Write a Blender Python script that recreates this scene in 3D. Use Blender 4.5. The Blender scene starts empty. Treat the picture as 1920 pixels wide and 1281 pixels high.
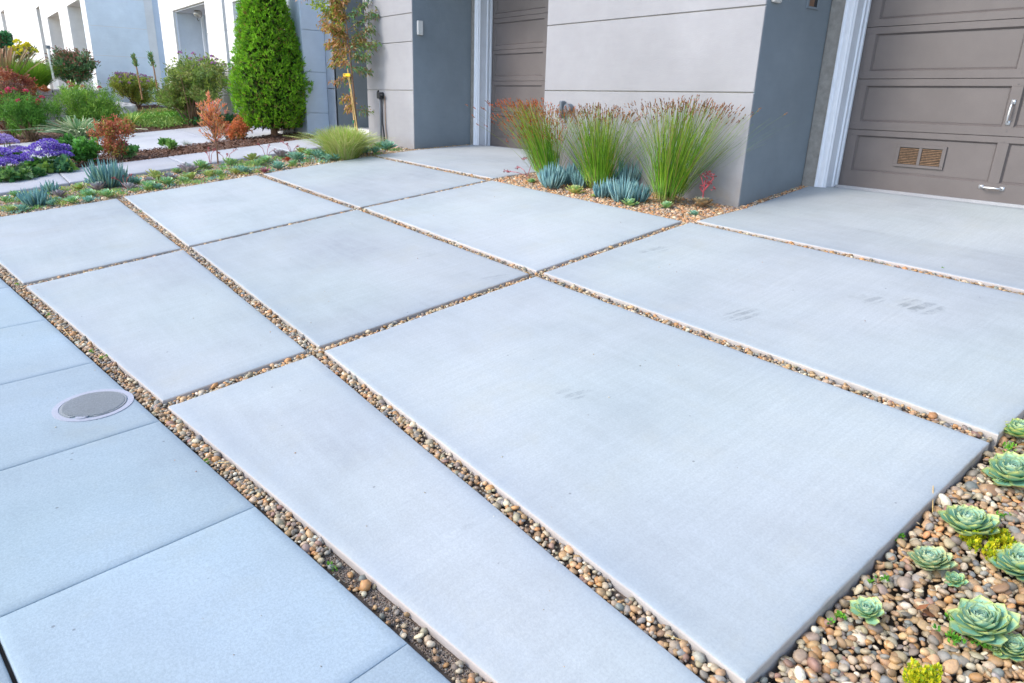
import bpy, math, random
import numpy as np
from mathutils import Matrix, Vector

# ------------------------------------------------------------------ camera, sky, sun
scene = bpy.context.scene
col = scene.collection
R = math.radians
rng = np.random.default_rng(7)
random.seed(7)

cam_data = bpy.data.cameras.new("camera")
cam = bpy.data.objects.new("camera", cam_data)
col.objects.link(cam)
ax = ((0.621, 0.784, 0.030), (-0.276, 0.183, 0.944), (0.734, -0.594, 0.329))      # camera right, up and back directions
cam.matrix_world = Matrix(((ax[0][0], ax[1][0], ax[2][0], 0.0),
                           (ax[0][1], ax[1][1], ax[2][1], 0.0),
                           (ax[0][2], ax[1][2], ax[2][2], 1.6),
                           (0, 0, 0, 1)))
cam_data.sensor_width = 36.0
cam_data.lens = 24.0425
cam_data.clip_start = 0.05
cam_data.clip_end = 400.0
scene.camera = cam

SUN_DIR = Vector((0.485, 1.0, 0.0)).normalized()      # horizontal travel of the light
SUN_EL = R(42)
world = bpy.data.worlds.new("World")
scene.world = world
world.use_nodes = True
wn = world.node_tree
sky = wn.nodes.new("ShaderNodeTexSky")
sky.sky_type = 'NISHITA'
sky.sun_disc = False
sky.sun_elevation = SUN_EL
sky.sun_rotation = math.atan2(-SUN_DIR.x, -SUN_DIR.y)
sky.air_density = 1.0
sky.dust_density = 1.5
sky.ozone_density = 1.0
bg = wn.nodes["Background"]
wn.links.new(sky.outputs[0], bg.inputs[0])
bg.inputs[1].default_value = 0.15

sun_data = bpy.data.lights.new("sun", 'SUN')
sun_data.energy = 0.7
sun_data.angle = R(14)
sun_data.color = (1.0, 0.94, 0.87)
sun = bpy.data.objects.new("sun", sun_data)
col.objects.link(sun)
sd = Vector((SUN_DIR.x * math.cos(SUN_EL), SUN_DIR.y * math.cos(SUN_EL), -math.sin(SUN_EL)))
sun.rotation_euler = sd.to_track_quat('-Z', 'Y').to_euler()

scene.view_settings.view_transform = 'Standard'
scene.view_settings.look = 'None'
scene.view_settings.exposure = 1.5
scene.view_settings.gamma = 1.0
scene.view_settings.use_curve_mapping = False
scene.cycles.max_bounces = 6

# ------------------------------------------------------------------ ground heights (measured)
XN = np.array([-9.67, -6.72, -3.785, -0.75])
RZ = [(1.52, [.355, .254, .15, .05]), (3.29, [.571, .495, .398, .303]),
      (5.04, [.783, .722, .656, .582]), (5.84, [.85, .79, .722, .65]), (7.0, [.92, .9, .885, .87])]

def lin(x, zn):
    r = np.interp(x, XN, zn)
    s0 = (zn[1] - zn[0]) / (XN[1] - XN[0])
    s1 = (zn[3] - zn[2]) / (XN[3] - XN[2])
    r = np.where(x < XN[0], zn[0] + s0 * (np.maximum(x, -60) - XN[0]), r)
    return np.where(x > XN[3], zn[3] + s1 * (np.minimum(x, 20) - XN[3]), r)

def yS(x): return .66 + .132 * (x + 3.78)
def zs(x, y): return -.133 - .03 * np.clip(x, -60, 30) + .03 * np.maximum(y, -30)

def zg(x, y):
    x = np.asarray(x, float); y = np.asarray(y, float)
    ys = yS(x); z0 = zs(x, ys)
    rows = [(ys, z0)] + [(k + 0 * x, lin(x, v)) for k, v in RZ]
    out = np.where(y <= ys, zs(x, y), rows[-1][1])
    for (ya, za), (yb, zb) in zip(rows, rows[1:]):
        m = (y > ya) & (y <= yb)
        out = np.where(m, za + (zb - za) * (y - ya) / np.where(m, yb - ya, 1), out)
    return out

# ------------------------------------------------------------------ materials
def lk(nt, a, b): nt.links.new(a, b)

def new_mat(name):
    m = bpy.data.materials.new(name); m.use_nodes = True
    nt = m.node_tree
    return m, nt, nt.nodes["Principled BSDF"]

def noise(nt, scale, detail=4, rough=.6, vec=None, stretch=None):
    n = nt.nodes.new("ShaderNodeTexNoise")
    n.inputs['Scale'].default_value = scale; n.inputs['Detail'].default_value = detail
    n.inputs['Roughness'].default_value = rough
    if vec is None:
        g = nt.nodes.new("ShaderNodeNewGeometry"); vec = g.outputs['Position']
    if stretch:
        mp = nt.nodes.new("ShaderNodeMapping"); mp.inputs['Scale'].default_value = stretch[:3]
        if len(stretch) > 3: mp.inputs['Rotation'].default_value = (0, 0, stretch[3])
        lk(nt, vec, mp.inputs['Vector']); vec = mp.outputs['Vector']
    lk(nt, vec, n.inputs['Vector'])
    return n.outputs['Fac']

def ramp(nt, fac, a, b, lo=0., hi=1.):
    r = nt.nodes.new("ShaderNodeMapRange")
    r.inputs['From Min'].default_value = a; r.inputs['From Max'].default_value = b
    r.inputs['To Min'].default_value = lo; r.inputs['To Max'].default_value = hi
    lk(nt, fac, r.inputs['Value']); return r.outputs['Result']

def math_(nt, op, a, b=None, clamp=False):
    n = nt.nodes.new("ShaderNodeMath"); n.operation = op; n.use_clamp = clamp
    for i, v in enumerate((a, b)):
        if v is None: continue
        if isinstance(v, (int, float)): n.inputs[i].default_value = v
        else: lk(nt, v, n.inputs[i])
    return n.outputs[0]

def mixc(nt, fac, a, b, mode='MIX'):
    n = nt.nodes.new("ShaderNodeMix"); n.data_type = 'RGBA'; n.blend_type = mode
    if isinstance(fac, (int, float)): n.inputs[0].default_value = fac
    else: lk(nt, fac, n.inputs[0])
    for i, v in ((6, a), (7, b)):
        if isinstance(v, tuple): n.inputs[i].default_value = (*v[:3], 1)
        else: lk(nt, v, n.inputs[i])
    return n.outputs[2]

def bump(nt, bsdf, h, strength, dist=.01):
    b = nt.nodes.new("ShaderNodeBump"); b.inputs['Strength'].default_value = strength
    b.inputs['Distance'].default_value = dist
    lk(nt, h, b.inputs['Height']); lk(nt, b.outputs[0], bsdf.inputs['Normal'])

def concrete(name, base, streak_rot=0.0, streak=.5, stains=(), warm=(1.03, 1.0, .95), grain=1.0):
    m, nt, bs = new_mat(name)
    g = nt.nodes.new("ShaderNodeNewGeometry"); pos = g.outputs['Position']
    oi = nt.nodes.new("ShaderNodeObjectInfo")
    big = noise(nt, .9, 3, .55, pos)
    mid = noise(nt, 4.5, 5, .65, pos)
    fine = noise(nt, 110, 3, .7, pos)
    st = noise(nt, 1.0, 6, .72, pos, (60, 2.2, 1, streak_rot))
    st2 = noise(nt, 1.0, 4, .6, pos, (2.0, 16, 1, streak_rot))
    dark = tuple(c * .80 for c in base)
    lite = tuple(min(1, c * 1.10 * w) for c, w in zip(base, warm))
    c = mixc(nt, ramp(nt, big, .30, .70), dark, lite)
    c = mixc(nt, ramp(nt, mid, .35, .72, 0, .5), c, tuple(x * 1.12 for x in base))
    c = mixc(nt, ramp(nt, st, .38, .68, 0, .42 * streak), c, tuple(x * .74 for x in base))
    c = mixc(nt, ramp(nt, st2, .42, .70, 0, .30 * streak), c, tuple(x * 1.16 for x in base))
    pore = noise(nt, 300, 2, .8, pos)
    c = mixc(nt, ramp(nt, pore, .62, .72, 0, .5), c, tuple(x * .5 for x in base))
    c = mixc(nt, ramp(nt, fine, .36, .64, 0, .34 * grain), c, tuple(x * .62 for x in base))
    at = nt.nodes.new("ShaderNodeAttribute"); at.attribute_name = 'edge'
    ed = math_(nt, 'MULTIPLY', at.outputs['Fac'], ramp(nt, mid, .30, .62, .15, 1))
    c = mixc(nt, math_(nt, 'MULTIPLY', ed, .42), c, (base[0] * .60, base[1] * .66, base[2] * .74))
    # small dark specks
    v = nt.nodes.new("ShaderNodeTexVoronoi"); v.inputs['Scale'].default_value = 5.5
    lk(nt, pos, v.inputs['Vector'])
    sp = ramp(nt, v.outputs['Distance'], .025, .04, .55, 0)
    c = mixc(nt, sp, c, (.10, .10, .10))
    hue = noise(nt, .55, 2, .5, pos)
    c = mixc(nt, ramp(nt, hue, .36, .62, 0, .5), c, (1.04, .97, 1.02), 'MULTIPLY')
    c = mixc(nt, ramp(nt, noise(nt, 1.7, 5, .7, pos), .55, .74, 0, .26), c, (base[0] * .98, base[1] * .86, base[2] * .70))
    # whole-slab tone differences between pours
    tone = ramp(nt, oi.outputs['Random'], 0, 1, .93, 1.07)
    cc = nt.nodes.new("ShaderNodeCombineColor")
    for i in range(3): lk(nt, tone, cc.inputs[i])
    c = mixc(nt, 1.0, c, cc.outputs[0], 'MULTIPLY')
    sep = nt.nodes.new("ShaderNodeSeparateXYZ"); lk(nt, pos, sep.inputs[0])
    for (sx, sy, ang, lx, ly, stripes, amt) in stains:
        dx = math_(nt, 'SUBTRACT', sep.outputs[0], sx); dy = math_(nt, 'SUBTRACT', sep.outputs[1], sy)
        ca, sa = math.cos(ang), math.sin(ang)
        u = math_(nt, 'ADD', math_(nt, 'MULTIPLY', dx, ca), math_(nt, 'MULTIPLY', dy, sa))
        w = math_(nt, 'ADD', math_(nt, 'MULTIPLY', dx, -sa), math_(nt, 'MULTIPLY', dy, ca))
        uu = math_(nt, 'DIVIDE', u, lx); ww = math_(nt, 'DIVIDE', w, ly)
        d = math_(nt, 'ADD', math_(nt, 'MULTIPLY', uu, uu), math_(nt, 'MULTIPLY', ww, ww))
        d = math_(nt, 'ADD', d, math_(nt, 'MULTIPLY', ramp(nt, mid, .3, .7, -1, 1), .35))
        mk = ramp(nt, d, .45, 1.1, amt, 0)
        if stripes:
            s = math_(nt, 'SINE', math_(nt, 'MULTIPLY', w, stripes))
            mk = math_(nt, 'MULTIPLY', mk, ramp(nt, s, -.75, -.35, 0, 1))
        mk = math_(nt, 'MULTIPLY', mk, ramp(nt, fine, .3, .6, .5, 1)); mk = math_(nt, 'MULTIPLY', mk, ramp(nt, noise(nt, 14, 3, .6, pos), .38, .58, .15, 1))
        c = mixc(nt, mk, c, tuple(x * .45 for x in base))
    lk(nt, c, bs.inputs['Base Color'])
    bs.inputs['Roughness'].default_value = .82
    bs.inputs['Specular IOR Level'].default_value = .3
    h = math_(nt, 'ADD', math_(nt, 'MULTIPLY', fine, .5), math_(nt, 'MULTIPLY', st, .5 * streak))
    bump(nt, bs, h, .35, .004)
    return m

def plain(name, base, rough=.6, var=.12, scale=6, bumps=0, bscale=80, metal=0, spec=.4, fine=0):
    m, nt, bs = new_mat(name)
    n = noise(nt, scale, 5, .6)
    c = mixc(nt, ramp(nt, n, .3, .7), tuple(x * (1 - var) for x in base), tuple(min(1, x * (1 + var)) for x in base))
    if fine:
        f = noise(nt, 140, 2, .6); c = mixc(nt, ramp(nt, f, .35, .65, 0, fine), c, tuple(x * .7 for x in base))
    lk(nt, c, bs.inputs['Base Color'])
    bs.inputs['Roughness'].default_value = rough; bs.inputs['Metallic'].default_value = metal
    bs.inputs['Specular IOR Level'].default_value = spec
    if bumps: bump(nt, bs, noise(nt, bscale, 4, .65), bumps, .004)
    return m

def stucco(name, base, dirt=.25):
    m, nt, bs = new_mat(name)
    big = noise(nt, 1.1, 4, .6); mid = noise(nt, 7, 5, .65); fine = noise(nt, 160, 3, .6)
    trow = noise(nt, 1, 5, .6, None, (3, 3, 22))
    c = mixc(nt, ramp(nt, big, .3, .7), tuple(x * .9 for x in base), tuple(min(1, x * 1.08) for x in base))
    c = mixc(nt, ramp(nt, mid, .38, .75, 0, .22), c, tuple(x * .8 for x in base))
    c = mixc(nt, ramp(nt, trow, .45, .75, 0, .16), c, tuple(min(1, x * 1.15) for x in base))
    g = nt.nodes.new("ShaderNodeNewGeometry"); sep = nt.nodes.new("ShaderNodeSeparateXYZ")
    lk(nt, g.outputs['Position'], sep.inputs[0])
    low = ramp(nt, sep.outputs[2], .78, 1.05, dirt, 0)          # splashed soil at the foot of the wall
    low = math_(nt, 'MULTIPLY', low, ramp(nt, mid, .3, .6))
    c = mixc(nt, low, c, (.30, .25, .19))
    lk(nt, c, bs.inputs['Base Color']); bs.inputs['Roughness'].default_value = .85
    bs.inputs['Specular IOR Level'].default_value = .25
    h = math_(nt, 'ADD', fine, math_(nt, 'MULTIPLY', mid, 1.5))
    bump(nt, bs, h, .5, .005)
    return m

def attr_mat(name, rough=.6, transl=0.0, spec=.35, bumpy=0):
    m, nt, bs = new_mat(name)
    a = nt.nodes.new("ShaderNodeAttribute"); a.attribute_name = 'Col'
    c = a.outputs['Color']
    if bumpy:
        n = noise(nt, 90, 4, .7); c = mixc(nt, ramp(nt, n, .35, .65, 0, .4), c, (.12, .1, .09))
    lk(nt, c, bs.inputs['Base Color'])
    bs.inputs['Roughness'].default_value = rough; bs.inputs['Specular IOR Level'].default_value = spec
    if transl:
        t = nt.nodes.new("ShaderNodeBsdfTranslucent"); lk(nt, c, t.inputs[0])
        mx = nt.nodes.new("ShaderNodeMixShader"); mx.inputs[0].default_value = transl
        out = nt.nodes["Material Output"]
        lk(nt, bs.outputs[0], mx.inputs[1]); lk(nt, t.outputs[0], mx.inputs[2]); lk(nt, mx.outputs[0], out.inputs[0])
    return m

SLATE = (.395, .442, .448)
def S(p, ang, lx, ly, st, amt): return (p[0], p[1], ang, lx, ly, st, amt)
stains = [S((-2.266, 3.636, 0.403), 1.35, .16, .085, 110, .62), S((-1.613, 4.452, 0.511), 1.3, .10, .09, 90, .62),
          S((-1.538, 4.443, 0.507), 1.35, .12, .10, 70, .55), S((-1.803, 4.364, 0.502), 1.3, .09, .05, 100, .5),
          S((-1.898, 4.351, 0.503), 1.3, .07, .05, 0, .22), S((-3.483, 4.247, 0.530), 1.3, .13, .08, 70, .55),
          S((-3.973, 3.014, 0.365), 1.2, .12, .05, 120, .4), S((-2.272, 2.285, 0.208), 1.3, .09, .04, 130, .45),
          S((-2.339, 2.255, 0.206), 1.3, .05, .03, 100, .25), S((-4.818, 2.955, 0.385), 1.2, .10, .06, 0, .16),
          S((-1.851, 1.313, 0.039), 1.3, .05, .03, 130, .22)]
M = {}
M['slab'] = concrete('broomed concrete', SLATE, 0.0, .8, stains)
M['slab_tan'] = concrete('cast slab side', (.47, .44, .40), 0, .2, (), grain=.6)
M['walk'] = concrete('sidewalk concrete', (.355, .435, .455), R(7.5), .45, (), (.96, 1.0, 1.05), 1.2)
M['path'] = concrete('garden path concrete', (.44, .46, .48), 0, .3)
M['curbstone'] = plain('path kerb side', (.34, .34, .33), .9, .2, 9, .3)
M['soil'] = plain('damp soil', (.10, .075, .055), .95, .35, 12, .8, 60)
M['ground'] = plain('bare earth', (.16, .13, .10), .95, .3, 3, .6, 40)
M['road'] = plain('asphalt', (.055, .055, .058), .9, .2, 5, .5, 90)
M['pebble'] = attr_mat('river pebbles', .55, 0, .45, 1)
M['leaf'] = attr_mat('leaves', .55, .28, .35)
M['succ'] = attr_mat('succulent leaves', .48, .06, .4)
M['stem'] = attr_mat('stems', .75, .0, .2)
M['mulch'] = attr_mat('bark chips', .95, 0, .1)
M['wall'] = stucco('light grey stucco', (.335, .330, .338), .5)
M['slate'] = stucco('slate blue stucco', (.235, .27, .295), .1)
M['wallback'] = plain('wall joint backing', (.42, .40, .36), .9, .1, 6, .2)
M['white'] = stucco('white painted stucco', (.78, .76, .72), .1)
M['whiteblue'] = stucco('pale blue-white stucco', (.76, .82, .85), .15)
M['blue'] = stucco('blue-shaded white stucco', (.62, .69, .77), .1)  # near-white paint with the blue of its shade mixed into the colour
M['bluegrey'] = stucco('blue-grey stucco', (.42, .46, .52), .3)
M['recess'] = plain('recessed panel paint', (.60, .62, .66), .7, .06, 4)
M['trim'] = plain('white gloss trim', (.76, .79, .84), .4, .04, 8, .1, 60)
M['conc_face'] = plain('bare concrete face', (.28, .265, .24), .9, .2, 14, .5, 50)
M['door'] = plain('taupe garage paint', (.136, .118, .113), .40, .10, 3, .10, 200, 0, .5, .25)
M['brass'] = plain('old copper louvres', (.30, .20, .125), .4, .4, 60, .2, 90, .7)
M['steel'] = plain('galvanised steel', (.72, .73, .74), .28, .12, 60, 0, 80, .7)
M['black'] = plain('black plastic', (.02, .021, .024), .45, .2, 8)
M['greypipe'] = plain('grey pvc pipe', (.16, .18, .20), .5, .12, 12)
M['sensor'] = plain('off-white plastic', (.66, .64, .60), .45, .04, 8)
M['rock'] = plain('pale boulder', (.40, .385, .36), .9, .4, 9, 1.0, 16)
M['block'] = plain('grey wall block', (.36, .33, .31), .95, .25, 14, .9, 30)
M['bamboo'] = plain('bamboo stake', (.62, .42, .16), .55, .2, 20)
M['yellow'] = plain('yellow tree tie', (.85, .55, .02), .45, .05)
M['green_tape'] = plain('green tie tape', (.02, .22, .09), .5, .1)
M['bark'] = plain('brown bark', (.20, .11, .065), .9, .3, 30, .6, 60)
M['lid'] = concrete('patterned cover concrete', (.31, .34, .34), 0, .3, (), grain=1.6)
M['rim'] = concrete('cover ring concrete', (.42, .45, .50), 0, .1)
M['glass'] = plain('lamp glass', (.45, .45, .44), .08, .02, 6, 0, 80, .3)
M['copper'] = plain('brown mail slot', (.22, .12, .07), .5, .2)
M['leafdry'] = plain('fallen dry leaf', (.32, .17, .08), .8, .3)

# ------------------------------------------------------------------ object helpers
def put(o, parent=None, mat=None):
    col.objects.link(o)
    if parent is not None: o.parent = parent
    if mat is not None: o.data.materials.append(M[mat] if isinstance(mat, str) else mat)
    return o

def tag(o, label=None, cat=None, group=None, kind=None):
    if label: o['label'] = label
    if cat: o['category'] = cat
    if group: o['group'] = group
    if kind: o['kind'] = kind
    return o

def empty(name, loc=(0, 0, 0), label=None, cat=None, group=None, kind=None, parent=None):
    o = bpy.data.objects.new(name, None); o.empty_display_size = .1
    col.objects.link(o); o.location = loc
    if parent is not None: o.parent = parent
    return tag(o, label, cat, group, kind)

def np_mesh(name, v, f, colr=None, smooth=False):
    v = np.asarray(v, np.float32); f = np.asarray(f, np.int32)
    me = bpy.data.meshes.new(name); k = f.shape[1]
    me.vertices.add(len(v)); me.vertices.foreach_set('co', v.ravel())
    me.loops.add(f.size); me.loops.foreach_set('vertex_index', f.ravel())
    me.polygons.add(len(f)); me.polygons.foreach_set('loop_start', np.arange(0, f.size, k, dtype=np.int32))
    me.polygons.foreach_set('loop_total', np.full(len(f), k, np.int32))
    if smooth: me.polygons.foreach_set('use_smooth', np.ones(len(f), bool))
    me.update(calc_edges=True)
    if colr is not None:
        a = me.attributes.new('Col', 'FLOAT_COLOR', 'POINT')
        c = np.ones((len(v), 4), np.float32); c[:, :3] = colr
        a.data.foreach_set('color', c.ravel())
    return me

class MB:
    """collects simple shapes of ONE object"""
    def __init__(s): s.v = []; s.f = []
    def add(s, vs, fs):
        n = len(s.v); s.v += [tuple(map(float, p)) for p in vs]; s.f += [tuple(i + n for i in q) for q in fs]; return s
    def box(s, x0, x1, y0, y1, z0, z1, bev=0.0):
        if bev <= 0:
            return s.add([(x, y, z) for x in (x0, x1) for y in (y0, y1) for z in (z0, z1)],
                         [(0, 1, 3, 2), (4, 6, 7, 5), (0, 4, 5, 1), (2, 3, 7, 6), (0, 2, 6, 4), (1, 5, 7, 3)])
        b = bev; X = (x0, x1); Y = (y0, y1); Z = (z0, z1); vs = []; idx = {}
        for i in (0, 1):
            for j in (0, 1):
                for k in (0, 1):
                    sx = b if i == 0 else -b; sy = b if j == 0 else -b; sz = b if k == 0 else -b
                    idx[i, j, k, 'x'] = len(vs); vs.append((X[i], Y[j] + sy, Z[k] + sz))
                    idx[i, j, k, 'y'] = len(vs); vs.append((X[i] + sx, Y[j], Z[k] + sz))
                    idx[i, j, k, 'z'] = len(vs); vs.append((X[i] + sx, Y[j] + sy, Z[k]))
        fs = []
        for i in (0, 1): fs.append([idx[i, a, c, 'x'] for a, c in ((0, 0), (1, 0), (1, 1), (0, 1))])
        for j in (0, 1): fs.append([idx[a, j, c, 'y'] for a, c in ((0, 0), (1, 0), (1, 1), (0, 1))])
        for k in (0, 1): fs.append([idx[a, c, k, 'z'] for a, c in ((0, 0), (1, 0), (1, 1), (0, 1))])
        for i in (0, 1):
            for j in (0, 1): fs.append([idx[i, j, 0, 'x'], idx[i, j, 1, 'x'], idx[i, j, 1, 'y'], idx[i, j, 0, 'y']])
            for k in (0, 1): fs.append([idx[i, 0, k, 'x'], idx[i, 1, k, 'x'], idx[i, 1, k, 'z'], idx[i, 0, k, 'z']])
        for j in (0, 1):
            for k in (0, 1): fs.append([idx[0, j, k, 'y'], idx[1, j, k, 'y'], idx[1, j, k, 'z'], idx[0, j, k, 'z']])
        for i in (0, 1):
            for j in (0, 1):
                for k in (0, 1): fs.append([idx[i, j, k, 'x'], idx[i, j, k, 'y'], idx[i, j, k, 'z']])
        return s.add(vs, fs)
    def tube(s, pts, rad, n=8, cap=True):
        pts = [Vector(p) for p in pts]; base = len(s.v)
        rads = rad if isinstance(rad, (list, tuple)) else [rad] * len(pts)
        ref = Vector((0, 0, 1)) if abs((pts[-1] - pts[0]).normalized().z) < .9 else Vector((1, 0, 0))
        for i, p in enumerate(pts):
            d = (pts[min(i + 1, len(pts) - 1)] - pts[max(i - 1, 0)]).normalized()
            a = d.cross(ref).normalized(); b = d.cross(a)
            for k in range(n):
                t = 2 * math.pi * k / n
                s.v.append(tuple(p + (a * math.cos(t) + b * math.sin(t)) * rads[i]))
        for i in range(len(pts) - 1):
            for k in range(n):
                k2 = (k + 1) % n
                s.f.append((base + i * n + k, base + i * n + k2, base + (i + 1) * n + k2, base + (i + 1) * n + k))
        if cap:
            s.f.append(tuple(base + k for k in range(n))); s.f.append(tuple(base + (len(pts) - 1) * n + k for k in range(n)))
        return s
    def disc(s, c, r0, z0, z1, n=40, r1=None):
        base = len(s.v); r1 = r0 if r1 is None else r1
        for z, r in ((z0, r0), (z1, r1)):
            for k in range(n):
                t = 2 * math.pi * k / n; s.v.append((c[0] + r * math.cos(t), c[1] + r * math.sin(t), c[2] + z))
        for k in range(n): k2 = (k + 1) % n; s.f.append((base + k, base + k2, base + n + k2, base + n + k))
        s.f.append(tuple(base + k for k in range(n))[::-1]); s.f.append(tuple(base + n + k for k in range(n))); return s
    def mesh(s, name, smooth=False):
        me = bpy.data.meshes.new(name); me.from_pydata(s.v, [], s.f)
        import bmesh
        bm = bmesh.new(); bm.from_mesh(me); bmesh.ops.recalc_face_normals(bm, faces=bm.faces); bm.to_mesh(me); bm.free()
        if smooth: me.polygons.foreach_set('use_smooth', [True] * len(me.polygons))
        me.update(); return me
    def build(s, name, mat, parent=None, smooth=False):
        return put(bpy.data.objects.new(name, s.mesh(name, smooth)), parent, mat)

def add_mesh(name, me, mat, parent=None): return put(bpy.data.objects.new(name, me), parent, mat)

# ------------------------------------------------------------------ ground, road
def sheet(name, x0, x1, y0, y1, nx, ny, dz, mat, parent=None, kind='structure', f=None):
    xs_ = np.unique(np.concatenate([np.linspace(x0, x1, nx)])); ys_ = np.linspace(y0, y1, ny)
    X, Y = np.meshgrid(xs_, ys_, indexing='ij'); Z = (f or zg)(X, Y) + dz
    v = np.stack([X, Y, Z], -1).reshape(-1, 3); n2 = len(ys_)
    i, j = np.meshgrid(np.arange(len(xs_) - 1), np.arange(n2 - 1), indexing='ij'); a = (i * n2 + j).ravel()
    fa = np.stack([a, a + n2, a + n2 + 1, a + 1], 1)
    o = add_mesh(name, np_mesh(name, v, fa, None, True), mat, parent)
    if kind and parent is None: o['kind'] = kind
    return o

sheet('ground', -90, 60, -80, 60, 301, 281, -.11, 'ground')
sheet('road', -90, 60, -14, -3.55, 60, 12, -.09, 'road')

# ------------------------------------------------------------------ concrete slabs
def slab(corners, name, mat, parent, top=0.0, thick=.12, n=10, rag=.003, edge=.006, f=zg, soil_w=.10, side=None):
    """four-sided slab following the ground; slightly rounded, slightly ragged arris"""
    c = [np.array(p[:2], float) for p in corners]
    def P(u, v): return (c[0] * (1 - u) + c[1] * u) * (1 - v) + (c[3] * (1 - u) + c[2] * u) * v
    cen = sum(c) / 4
    L = max(np.linalg.norm(c[1] - c[0]), np.linalg.norm(c[3] - c[0])); mn = min(np.linalg.norm(c[1] - c[0]), np.linalg.norm(c[2] - c[3]), np.linalg.norm(c[3] - c[0]), np.linalg.norm(c[2] - c[1]))
    n = max(6, min(70, int(L / .045), int(mn / .028)))
    us = np.linspace(0, 1, n + 1)
    ring = [P(u, 0) for u in us[:-1]] + [P(1, u) for u in us[:-1]] + [P(1 - u, 1) for u in us[:-1]] + [P(0, 1 - u) for u in us[:-1]]
    ring = np.array(ring); m = len(ring)
    ins = np.empty_like(ring)
    r_ = rng.normal(0, rag, m); r_ = (r_ + np.roll(r_, 1)) / 2
    d = cen - ring; d /= np.linalg.norm(d, axis=1)[:, None]
    # inward normal per ring point (edge normal)
    tn = np.roll(ring, -1, 0) - np.roll(ring, 1, 0); nn = np.stack([-tn[:, 1], tn[:, 0]], 1)
    nn /= np.linalg.norm(nn, axis=1)[:, None]; sg = np.sign((nn * d).sum(1)); nn *= sg[:, None]
    out = ring + nn * (np.abs(r_) * .6)[:, None]
    ins = ring + nn * (edge + np.abs(r_))[:, None]
    mid = ring + nn * (edge * .35 + np.abs(r_))[:, None]
    h = lambda p, dz: np.column_stack([p, f(p[:, 0], p[:, 1]) + top + dz])
    lay = [h(out, -thick), h(out, -edge * 1.1), h(mid, -edge * .35), h(ins, 0)]
    v = np.concatenate(lay); fs = []
    for k in range(3):
        for i in range(m):
            j = (i + 1) % m; fs.append((k * m + i, k * m + j, (k + 1) * m + j, (k + 1) * m + i))
    # top grid: inner grid joined to the ring
    vv = v.tolist(); g0 = len(vv); k = n - 1
    for a in range(1, n):
        for b in range(1, n):
            p = P(a / n, b / n); vv.append((p[0], p[1], float(f(p[0], p[1])) + top))
    G = lambda a, b: g0 + (a - 1) * k + (b - 1)
    def rg(a, b):
        if b == 0 and a < n: return 3 * m + a
        if a == n and b < n: return 3 * m + n + b
        if b == n and a > 0: return 3 * m + 2 * n + (n - a)
        return 3 * m + 3 * n + (n - b)
    def gi(a, b): return G(a, b) if 0 < a < n and 0 < b < n else rg(a, b)
    for a in range(n):
        for b in range(n): fs.append((gi(a, b), gi(a + 1, b), gi(a + 1, b + 1), gi(a, b + 1)))
    mb = MB(); mb.v = [tuple(p) for p in vv]; mb.f = fs
    o = mb.build(name, mat, parent)
    for p in o.data.polygons[3 * m:]: p.use_smooth = True
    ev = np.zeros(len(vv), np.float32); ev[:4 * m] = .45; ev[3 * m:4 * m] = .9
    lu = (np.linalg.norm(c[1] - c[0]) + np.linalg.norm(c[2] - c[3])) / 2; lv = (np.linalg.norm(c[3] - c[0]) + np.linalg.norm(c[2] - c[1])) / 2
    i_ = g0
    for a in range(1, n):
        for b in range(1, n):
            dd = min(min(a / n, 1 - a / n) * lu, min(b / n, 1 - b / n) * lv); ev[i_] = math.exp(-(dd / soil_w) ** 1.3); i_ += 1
    if side:
        o.data.materials.append(M[side])
        for p in o.data.polygons[:2 * m]: p.material_index = 1
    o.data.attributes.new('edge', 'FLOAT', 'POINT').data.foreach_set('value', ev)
    return o

driveway = empty('driveway', kind='structure')
tag(driveway, 'driveway of large pale concrete slabs between pebble filled joints')
D = {}
def ext(a, b, x): t = (x - a[0]) / (b[0] - a[0]); return (x, a[1] + t * (b[1] - a[1]))
D['00'] = [(-3.755, 0.671, 0.001), ext((-3.755, 0.671, 0.001), (-1.264, 1.008, -0.062), -.755), ext((-3.721, 1.484, 0.141), (-0.831, 1.440, 0.029), -.755), (-3.721, 1.484, 0.141)]
D['01'] = [(-3.722, 1.556, 0.153), (-0.756, 1.514, 0.048), (-0.755, 3.246, 0.296), (-3.753, 3.247, 0.391)]
D['02'] = [(-3.767, 3.330, 0.403), (-0.752, 3.327, 0.308), (-.745, 4.985), (-3.751, 5.017, 0.652)]
D['10'] = [(-6.657, 0.289, 0.076), (-3.844, 0.664, 0.003), (-3.811, 1.482, 0.144), (-6.655, 1.509, 0.250)]
D['11'] = [(-6.677, 1.584, 0.261), (-3.804, 1.557, 0.155), (-3.833, 3.247, 0.393), (-6.691, 3.261, 0.490)]
D['12'] = [(-6.700, 3.343, 0.501), (-3.834, 3.318, 0.404), (-3.832, 5.004, 0.652), (-6.675, 5.021, 0.718)]
D['20'] = [(-9.69, -.09), (-6.759, 0.278, 0.079), (-6.728, 1.507, 0.252), (-9.623, 1.501, 0.351)]
D['21'] = [(-9.673, 1.589, 0.363), (-6.742, 1.576, 0.262), (-6.762, 3.248, 0.490), (-9.667, 3.238, 0.564)]
D['22'] = [(-9.683, 3.335, 0.576), (-6.758, 3.328, 0.501), (-6.745, 4.987, 0.715), (-9.681, 4.982, 0.776)]
D['03'] = [(-3.742, 5.093, 0.659), (-.745, 5.075), (-.745, 7.20), (-3.755, 7.02)]
D['13'] = [(-9.708, 5.086, 0.788), (-6.781, 5.107, 0.729), (-6.75, 7.20), (-9.77, 6.98)]
D['y0'] = [(-.60, 5.075), (2.2, 5.075), (2.2, 7.2), (-.60, 7.2)]
for k, c in D.items(): slab(c, 'concrete_slab', 'slab', driveway, side='slab_tan')

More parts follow.
